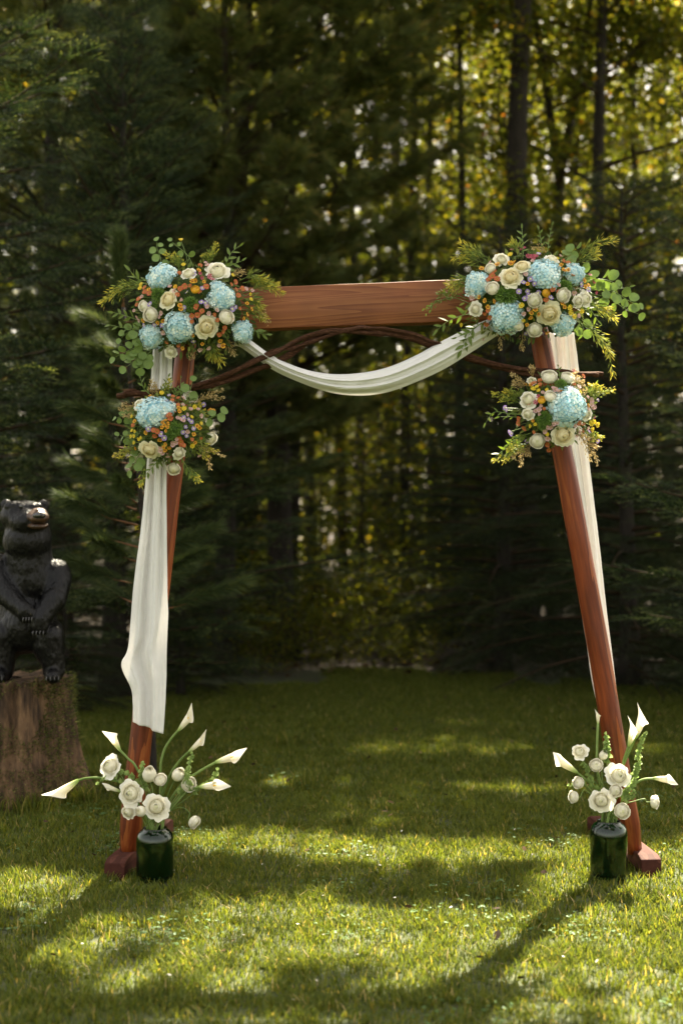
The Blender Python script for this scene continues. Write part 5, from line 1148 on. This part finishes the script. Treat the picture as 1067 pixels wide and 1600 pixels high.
# lower right
D_ = Bunch('floral_arrangement', 'lower right flower cluster at the vine end of the right post, one round blue hydrangea', 740, 560, 4.446, (545, 370, 255, 230), 5.60, .13, GA)
put(D_, [('h', 615, 350, 132), ('c', 592, 542, 84), ('w', 355, 300, 64), ('w', 348, 400, 46), ('r', 505, 142, 54), ('r', 632, 145, 48), ('r', 495, 285, 42), ('r', 425, 577, 52), ('w', 392, 160, 34), ('g', 460, 435, 58), ('g', 460, 480, 40), ('g', 580, 200, 46), ('y', 437, 310, 29), ('w', 750, 400, 44)])
D_.filler(430)
D_.build_small([('rust', 400, 185, 22), ('rust', 440, 165, 18), ('rust', 435, 195, 16), ('rust', 298, 455, 24), ('rust', 333, 492, 22), ('rust', 296, 425, 18), ('rust', 697, 462, 20), ('rust', 735, 508, 18), ('rust', 495, 605, 20), ('rust', 517, 637, 19), ('rust', 755, 125, 20), ('rust', 357, 325, 17), ('rust', 730, 465, 16), ('magenta', 420, 282, 16), ('magenta', 400, 322, 18), ('magenta', 690, 93, 18), ('magenta', 820, 412, 17),
                ('orange', 348, 187, 17), ('orange', 380, 195, 17), ('orange', 570, 245, 14), ('lemon', 388, 228, 20), ('lemon', 797, 187, 22), ('lemon', 792, 455, 24), ('lemon', 820, 440, 22), ('lemon', 850, 460, 22), ('lemon', 815, 495, 22), ('lemon', 475, 235, 13),
                ('pink', 533, 235, 20), ('pink', 550, 248, 16), ('pink', 518, 225, 15), ('pink', 420, 375, 19), ('pink', 400, 380, 17), ('pink', 425, 400, 14), ('pink', 520, 470, 17), ('pink', 540, 465, 18), ('pink', 500, 490, 19), ('pink', 480, 493, 15), ('pink', 463, 517, 18), ('pink', 490, 565, 20), ('pink', 795, 300, 20), ('pink', 830, 337, 21), ('pink', 790, 330, 20), ('pink', 805, 350, 17), ('pink', 762, 365, 20), ('pink', 760, 385, 17), ('pink', 795, 550, 18), ('pink', 770, 490, 15),
                ('purple', 215, 345, 19), ('purple', 225, 362, 15), ('purple', 258, 525, 18), ('purple', 245, 510, 15), ('purple', 365, 575, 16), ('purple', 857, 290, 14), ('purple', 855, 577, 17), ('purple', 792, 512, 13)], fill=20, pal=PAL, rz=17)
for pts, n, lz in [([(400, 600), (300, 600), (200, 640), (140, 690)], 8, 70), ([(390, 520), (290, 560), (230, 600)], 7, 60), ([(350, 400), (240, 390), (130, 380), (75, 450)], 9, 56), ([(330, 420), (250, 410), (170, 410)], 5, 50), ([(580, 180), (580, 120), (575, 65)], 6, 36), ([(760, 300), (800, 240), (830, 190)], 6, 48)]: D_.leafy(pts, 'lance', n, lz)
for pts in [[(340, 320), (270, 280), (200, 260), (130, 255)], [(330, 330), (260, 300), (180, 290)], [(340, 300), (290, 260), (210, 230)], [(750, 320), (800, 280), (870, 240), (950, 230)], [(750, 300), (800, 260), (860, 215)], [(760, 290), (790, 250), (830, 200)], [(390, 560), (270, 640), (130, 715)], [(400, 580), (300, 640), (200, 715)], [(740, 500), (800, 540), (860, 560)], [(380, 520), (310, 560), (230, 640)]]: D_.fine(pts, M['fine'], 'goldenrod_sprig', n=110, ln=.013, width=.030, w=.0026)
for pts in [[(400, 180), (320, 170), (260, 125)], [(390, 200), (310, 190), (265, 185)], [(410, 150), (400, 110), (385, 75)], [(400, 600), (340, 650), (310, 740)], [(390, 600), (300, 630), (265, 690)], [(400, 600), (370, 640), (365, 680)], [(700, 520), (770, 600), (845, 730)], [(690, 500), (780, 570), (840, 620)], [(700, 480), (740, 560), (795, 710)], [(660, 200), (700, 170), (735, 180)], [(660, 220), (720, 210), (750, 240)], [(640, 180), (660, 160), (690, 110)]]: D_.fine(pts, M['tan'], 'dry_grass_sprig', n=85, ln=.012, width=.026)
# ------------------------------------------------------------------ vases with white flowers
def vase(px_c, py_b, w_px, h_px, Y, label):
    c = P(px_c, py_b, Y); c[2] = 0.0; R = w_px/2*Y/FP; H = h_px*Y/FP
    root = empty('glass_vase', c, label, 'vase', 'green glass vases at the feet of the posts')
    o = [(0, .004), (R*.90, .004), (R*.97, .012), (R, .03), (R, H*.74), (R*.985, H*.82), (R*.92, H*.89), (R*.80, H*.945), (R*.66, H*.975), (R*.62, H*.99), (R*.64, H), (R*.62, H+.001)]
    i = [(R*.585, H*.995), (R*.58, H*.975), (R*.76, H*.93), (R*.885, H*.88), (R*.95, H*.815), (R*.965, H*.74), (R*.965, .035), (R*.93, .02), (0, .016)]
    V, F = lathe(o+i, 48); link('glass', mesh('glass', V, F, M['glass']), root, local=Matrix.Identity(4))
    wv = [(0, .018), (R*.92, .022), (R*.96, .037), (R*.96, H*.735), (0, H*.735)]; V, F = lathe(wv, 48); link('water', mesh('water', V, F, M['water']), root, local=Matrix.Identity(4))
    return c, R, H
def spathe(tip_flip=1.0, openw=1.0, seed=0):
    """calla flower along +Z, length 1"""
    r = np.random.default_rng(seed); gu, gv = 25, 16; A = Acc()
    v = np.linspace(0, 1, gv)[:, None]; u = np.linspace(-1.12, 1.12, gu)[None]     # wraps past itself
    back = (1+np.cos(u*PI*.9))/2                                                    # 1 at the pointed back
    rad = (.042+.085*np.sin(PI*.5*v**.9)*openw+.05*np.clip(v-.7, 0, 1)*openw)*(1+.06*np.abs(u))
    top = .60+.40*back**1.6
    z = v*top
    # pointed, curled tip
    tipw = np.clip((v-.7)/.3, 0, 1)**2
    lipout = tipw*(.035+.05*(1-back))*openw
    ang = u*PI*(1-.05*v)
    squeeze = 1-.75*tipw*back**2.2
    x = np.cos(ang)*(rad+lipout); y = np.sin(ang)*(rad+lipout)*squeeze
    x = x+tipw*back**3*.09*tip_flip; z = z+tipw*back**4*.05-.05*tipw*(1-back)
    A.add(np.stack([x+0*v, y, z+0*u], -1).reshape(-1, 3), grid(gu, gv), np.repeat(v.ravel(), gu)); return A.mesh('spathe', M['calla'])
SPA = [spathe(1.0, 1.0, 1), spathe(1.6, 1.15, 2), spathe(.6, .8, 3)]
def spadix_mesh():
    A = Acc(); z = np.linspace(.1, .62, 8); add_tube(A, np.stack([0*z, 0*z, z], 1), np.array([.03, .034, .036, .036, .034, .03, .024, .01]), 8); return A.mesh('spadix', M['spadix'])
SPX = spadix_mesh()
def vase_group(side, ox, oy, zf, Y, c, R, H, callas, blooms, bells, gname):
    mpz = Y/FP/zf; r = np.random.default_rng(int(ox)); mouth = lambda: c+np.array([r.uniform(-.45, .45)*R*.9, r.uniform(-.4, .4)*R*.9, H*.97])
    foot = lambda m: c+np.array([-(m[0]-c[0])*1.2, -(m[1]-c[1])*1.2, .03])
    pt = lambda x, y, d: P(ox+x/zf, oy+y/zf, Y)+np.array([0, -d, 0])
    def stem(A, pts, rad): 
        m = mouth(); p = bez([foot(m), m]+pts, 34); add_tube(A, p, np.linspace(rad, rad*.9, len(p)), 8, r=r.random()); return p
    for tip, base, mids, d, var, twist, lab in callas:
        b = pt(*base, d); t = pt(*tip, d+.015); ax = t-b; L = np.linalg.norm(ax)
        root = empty('calla_lily', b, lab, 'calla lily', gname)
        A = Acc(); stem(A, [pt(*q, d*(.5+.5*i/len(mids))) for i, q in enumerate(mids)]+[b+ax/L*.006], .0052); A.wpart('stem', M['stem'], root)
        Rm = frame(ax, up=(0, -1, 0), roll=twist); mw = mat4(Rm, b, L/1.06)
        link('spathe', SPA[var], root, mw=mw); link('spadix', SPX, root, mw=mw)
    for kind, x, y, rz, d, n, mids, lab in blooms:
        p = pt(x, y, d); me = {'R': rose_w, 'N': ranun, 'B': bud}[kind][int(x) % {'R': 4, 'N': 3, 'B': 2}[kind]]; nm = {'R': 'rose', 'N': 'ranunculus', 'B': 'rose_bud'}[kind]
        root = empty('white_'+nm, p, lab, 'flower' if kind == 'N' else 'rose', gname)
        Rm = frame(n, roll=r.random()*6.28); rad = rz*mpz*(1.12 if kind == 'R' else 1.05)
        link('bloom', me, root, mw=mat4(Rm, p, rad))
        A = Acc(); e = p-Rm[:, 2]*rad*(.42 if kind != 'B' else .7)
        add_tube(A, [e-Rm[:, 2]*.004, e, e+Rm[:, 2]*rad*.15], [.002, .007, rad*.35], 8, r=.5)
        stem(A, [pt(*q, d*.5) for q in mids]+[e-Rm[:, 2]*.02, e], .0022); A.wpart('stem', M['stem'], root)
    for pts, n, d, lab in bells:
        P3 = [pt(*q, d) for q in pts]; root = empty('bells_stem', P3[-1], lab, 'bells of ireland', gname)
        A = Acc(); p = stem(A, P3, .0022); A.wpart('stem', M['stem'], root)
        Bm = Acc(); k0 = np.argmin(np.linalg.norm(p-P3[0], axis=1)); seg = p[k0:]
        a = np.linspace(0, 2*PI, 9)[:-1]; cup = np.concatenate([np.stack([np.cos(a)*q, np.sin(a)*q, np.full(8, z)], 1) for q, z in ((.15, 0), (.62, .35), (.85, .8), (1.0, 1.0))])
        i = np.arange(3)[:, None]*8; j = np.arange(8)[None]; kk = (j+1) % 8; cf = np.stack([i+j, i+kk, i+8+kk, i+8+j], -1).reshape(-1, 4)
        for q in range(n):
            t = q/(n-1); s = seg[min(int(t*(len(seg)-1)), len(seg)-1)]+r.normal(0, .002, 3); az = q*2.2
            dd = np.array([math.cos(az), math.sin(az), .7]); Bm.add((cup*(.0140-.006*t))@frame(dd).T+s, cf, r.random())
        Bm.wpart('bells', M['bell'], root)
VL = vase(242.5, 1358, 58, 82, 5.60, 'dark green glass vase of white flowers standing before the left post')
VR = vase(950.5, 1352, 58, 91, 5.62, 'dark green glass vase of white flowers standing before the right post')
f0 = (0, -1, .25)
vase_group('left', 60, 1080, 3.138, 5.60, *VL,
  [((52, 528), (205, 428), [(440, 470), (330, 425), (250, 420)], .03, 0, 2.6, 'calla lily reaching farthest left, drooping toward the stump'),
   ((335, 172), (402, 292), [(490, 390), (440, 330)], .0, 1, 1.2, 'calla lily with curled tip leaning up left before the left post'),
   ((778, 75), (688, 192), [(600, 400), (615, 300), (650, 235)], .01, 0, -.6, 'tallest calla lily of the left vase, pointing up right on a bowed stem'),
   ((842, 198), (742, 292), [(640, 430), (690, 345)], .02, 2, -.6, 'calla lily just below the tallest one of the left vase'),
   ((1027, 290), (872, 342), [(690, 470), (790, 390)], .03, 0, -1.2, 'calla lily reaching farthest right of the left vase'),
   ((942, 440), (795, 458), [(680, 540), (740, 480)], .05, 1, -2.0, 'calla lily with flared drooping lip low on the right of the left vase'),
   ((315, 448), (412, 488), [(480, 530), (440, 500)], .02, 2, 2.2, 'short narrow calla lily low on the left of the left vase')],
  [('R', 357, 362, 58, .02, (-.5, -.8, .45), [(430, 450)], 'ruffled white rose, upper left one of the left vase'),
   ('R', 468, 482, 64, .07, (-.25, -1, .2), [(510, 570)], 'large open white rose before the left post above the vase'),
   ('R', 597, 540, 62, .10, (.05, -1, .15), [(585, 600)], 'large white rose right above the mouth of the left vase'),
   ('R', 452, 577, 40, .06, (-.4, -.8, -.2), [(500, 580)], 'tattered white rose hanging lowest left over the left vase'),
   ('B', 553, 400, 34, .04, (.1, -.7, .7), [(565, 500)], 'white rose bud highest in the middle of the left bouquet'),
   ('N', 606, 423, 32, .05, (.1, -.9, .5), [(600, 500)], 'flat white ranunculus beside the middle bud of the left bouquet'),
   ('B', 690, 405, 30, .03, (.4, -.6, .6), [(640, 500)], 'white rose bud right of the flat ranunculus in the left bouquet'),
   ('N', 742, 447, 38, .04, (.4, -1, .2), [(660, 540)], 'round white ranunculus by the green bells in the left bouquet'),
   ('B', 520, 562, 26, .10, (-.2, -.9, .2), [(550, 600)], 'small white bud tucked between the two large roses of the left vase'),
   ('N', 770, 627, 33, .05, (.75, -.6, -.35), [(640, 590), (700, 562), (745, 590)], 'white ranunculus hanging alone at the lower right of the left vase')],
  [([(530, 480), (510, 420), (522, 345)], 22, .03, 'green bells spire before the left post'), ([(700, 500), (735, 400), (757, 300)], 28, .03, 'tall green bells spire between the callas of the left vase'),
   ([(740, 470), (730, 440), (740, 400)], 16, .05, 'second green bells spire beside the round ranunculus of the left vase'), ([(760, 500), (850, 440), (880, 385)], 16, .02, 'green bells tip low behind the flared calla'), ([(480, 440), (420, 400), (385, 395)], 14, .02, 'green bells leaning left under the ruffled rose'), ([(400, 440), (330, 430), (290, 455)], 12, .02, 'green bells tip under the farthest left calla')],
  'white flowers in the left vase')
vase_group('right', 820, 1080, 4.32, 5.62, *VR,
  [((484, 108), (490, 228), [(492, 560), (484, 400)], .0, 2, .3, 'narrow upright calla lily left of the right post'),
   ((740, 165), (690, 365), [(640, 560), (660, 460)], .02, 1, 0.2, 'wide calla lily at the front of the right pair'),
   ((812, 92), (745, 322), [(650, 540), (700, 420)], -.01, 0, -.4, 'calla lily with thin curled tip behind the wide one of the right pair'),
   ((145, 402), (338, 535), [(520, 700), (440, 620)], .04, 0, 2.0, 'calla lily leaning left out of the right vase'),
   ((1022, 592), (850, 578), [(600, 730), (700, 640), (780, 590)], .03, 1, -2.2, 'calla lily reaching right past the right post')],
  [('R', 360, 400, 58, .03, (-.1, -.75, .6), [(430, 560), (490, 660)][::-1], 'blush white rose at the upper left of the right bouquet'),
   ('R', 605, 548, 82, .07, (.1, -.9, .45), [(600, 700)], 'large white rose before the right post, top of the right bouquet'),
   ('R', 482, 702, 78, .10, (-.35, -1, .1), [(540, 770)], 'large white rose at the lower left above the right vase'),
   ('N', 467, 490, 46, .04, (-.1, -.9, .4), [(500, 650)], 'white ranunculus between the blush rose and the large one'),
   ('N', 575, 637, 44, .10, (.05, -1, .0), [(575, 740)], 'white ranunculus between the two large roses of the right vase'),
   ('N', 612, 763, 54, .12, (.1, -1, .05), [(600, 800)], 'round white ranunculus overhanging the mouth of the right vase'),
   ('N', 350, 605, 42, .04, (-.6, -.7, .3), [(470, 740), (420, 660)], 'white ranunculus at the left, upper of two side blooms'),
   ('N', 317, 700, 42, .04, (-.9, -.5, .1), [(500, 760), (400, 660)], 'white ranunculus at the far left, lower of two side blooms'),
   ('N', 858, 737, 46, .03, (.85, -.5, .1), [(650, 770), (740, 735), (800, 722)], 'white ranunculus hanging alone right of the right post'),
   ('B', 522, 430, 30, .02, (.1, -.7, .7), [(520, 620)], 'small white bud left of the right post')],
  [([(545, 480), (545, 380), (543, 290)], 22, .02, 'green bells spire overlapping the right post'), ([(690, 640), (750, 500), (770, 360), (810, 275)], 34, .02, 'tall green bells spire right of the right post'),
   ([(640, 700), (690, 620), (715, 570)], 14, .07, 'short green bells beside the large rose of the right vase'), ([(460, 640), (400, 520), (375, 480)], 12, .03, 'green bells under the blush rose'), ([(420, 640), (340, 620), (290, 635)], 8, .03, 'green bells tip at the far left of the right vase'), ([(640, 720), (690, 690), (700, 650)], 10, .08, 'green bells low beside the right post')],
  'white flowers in the right vase')
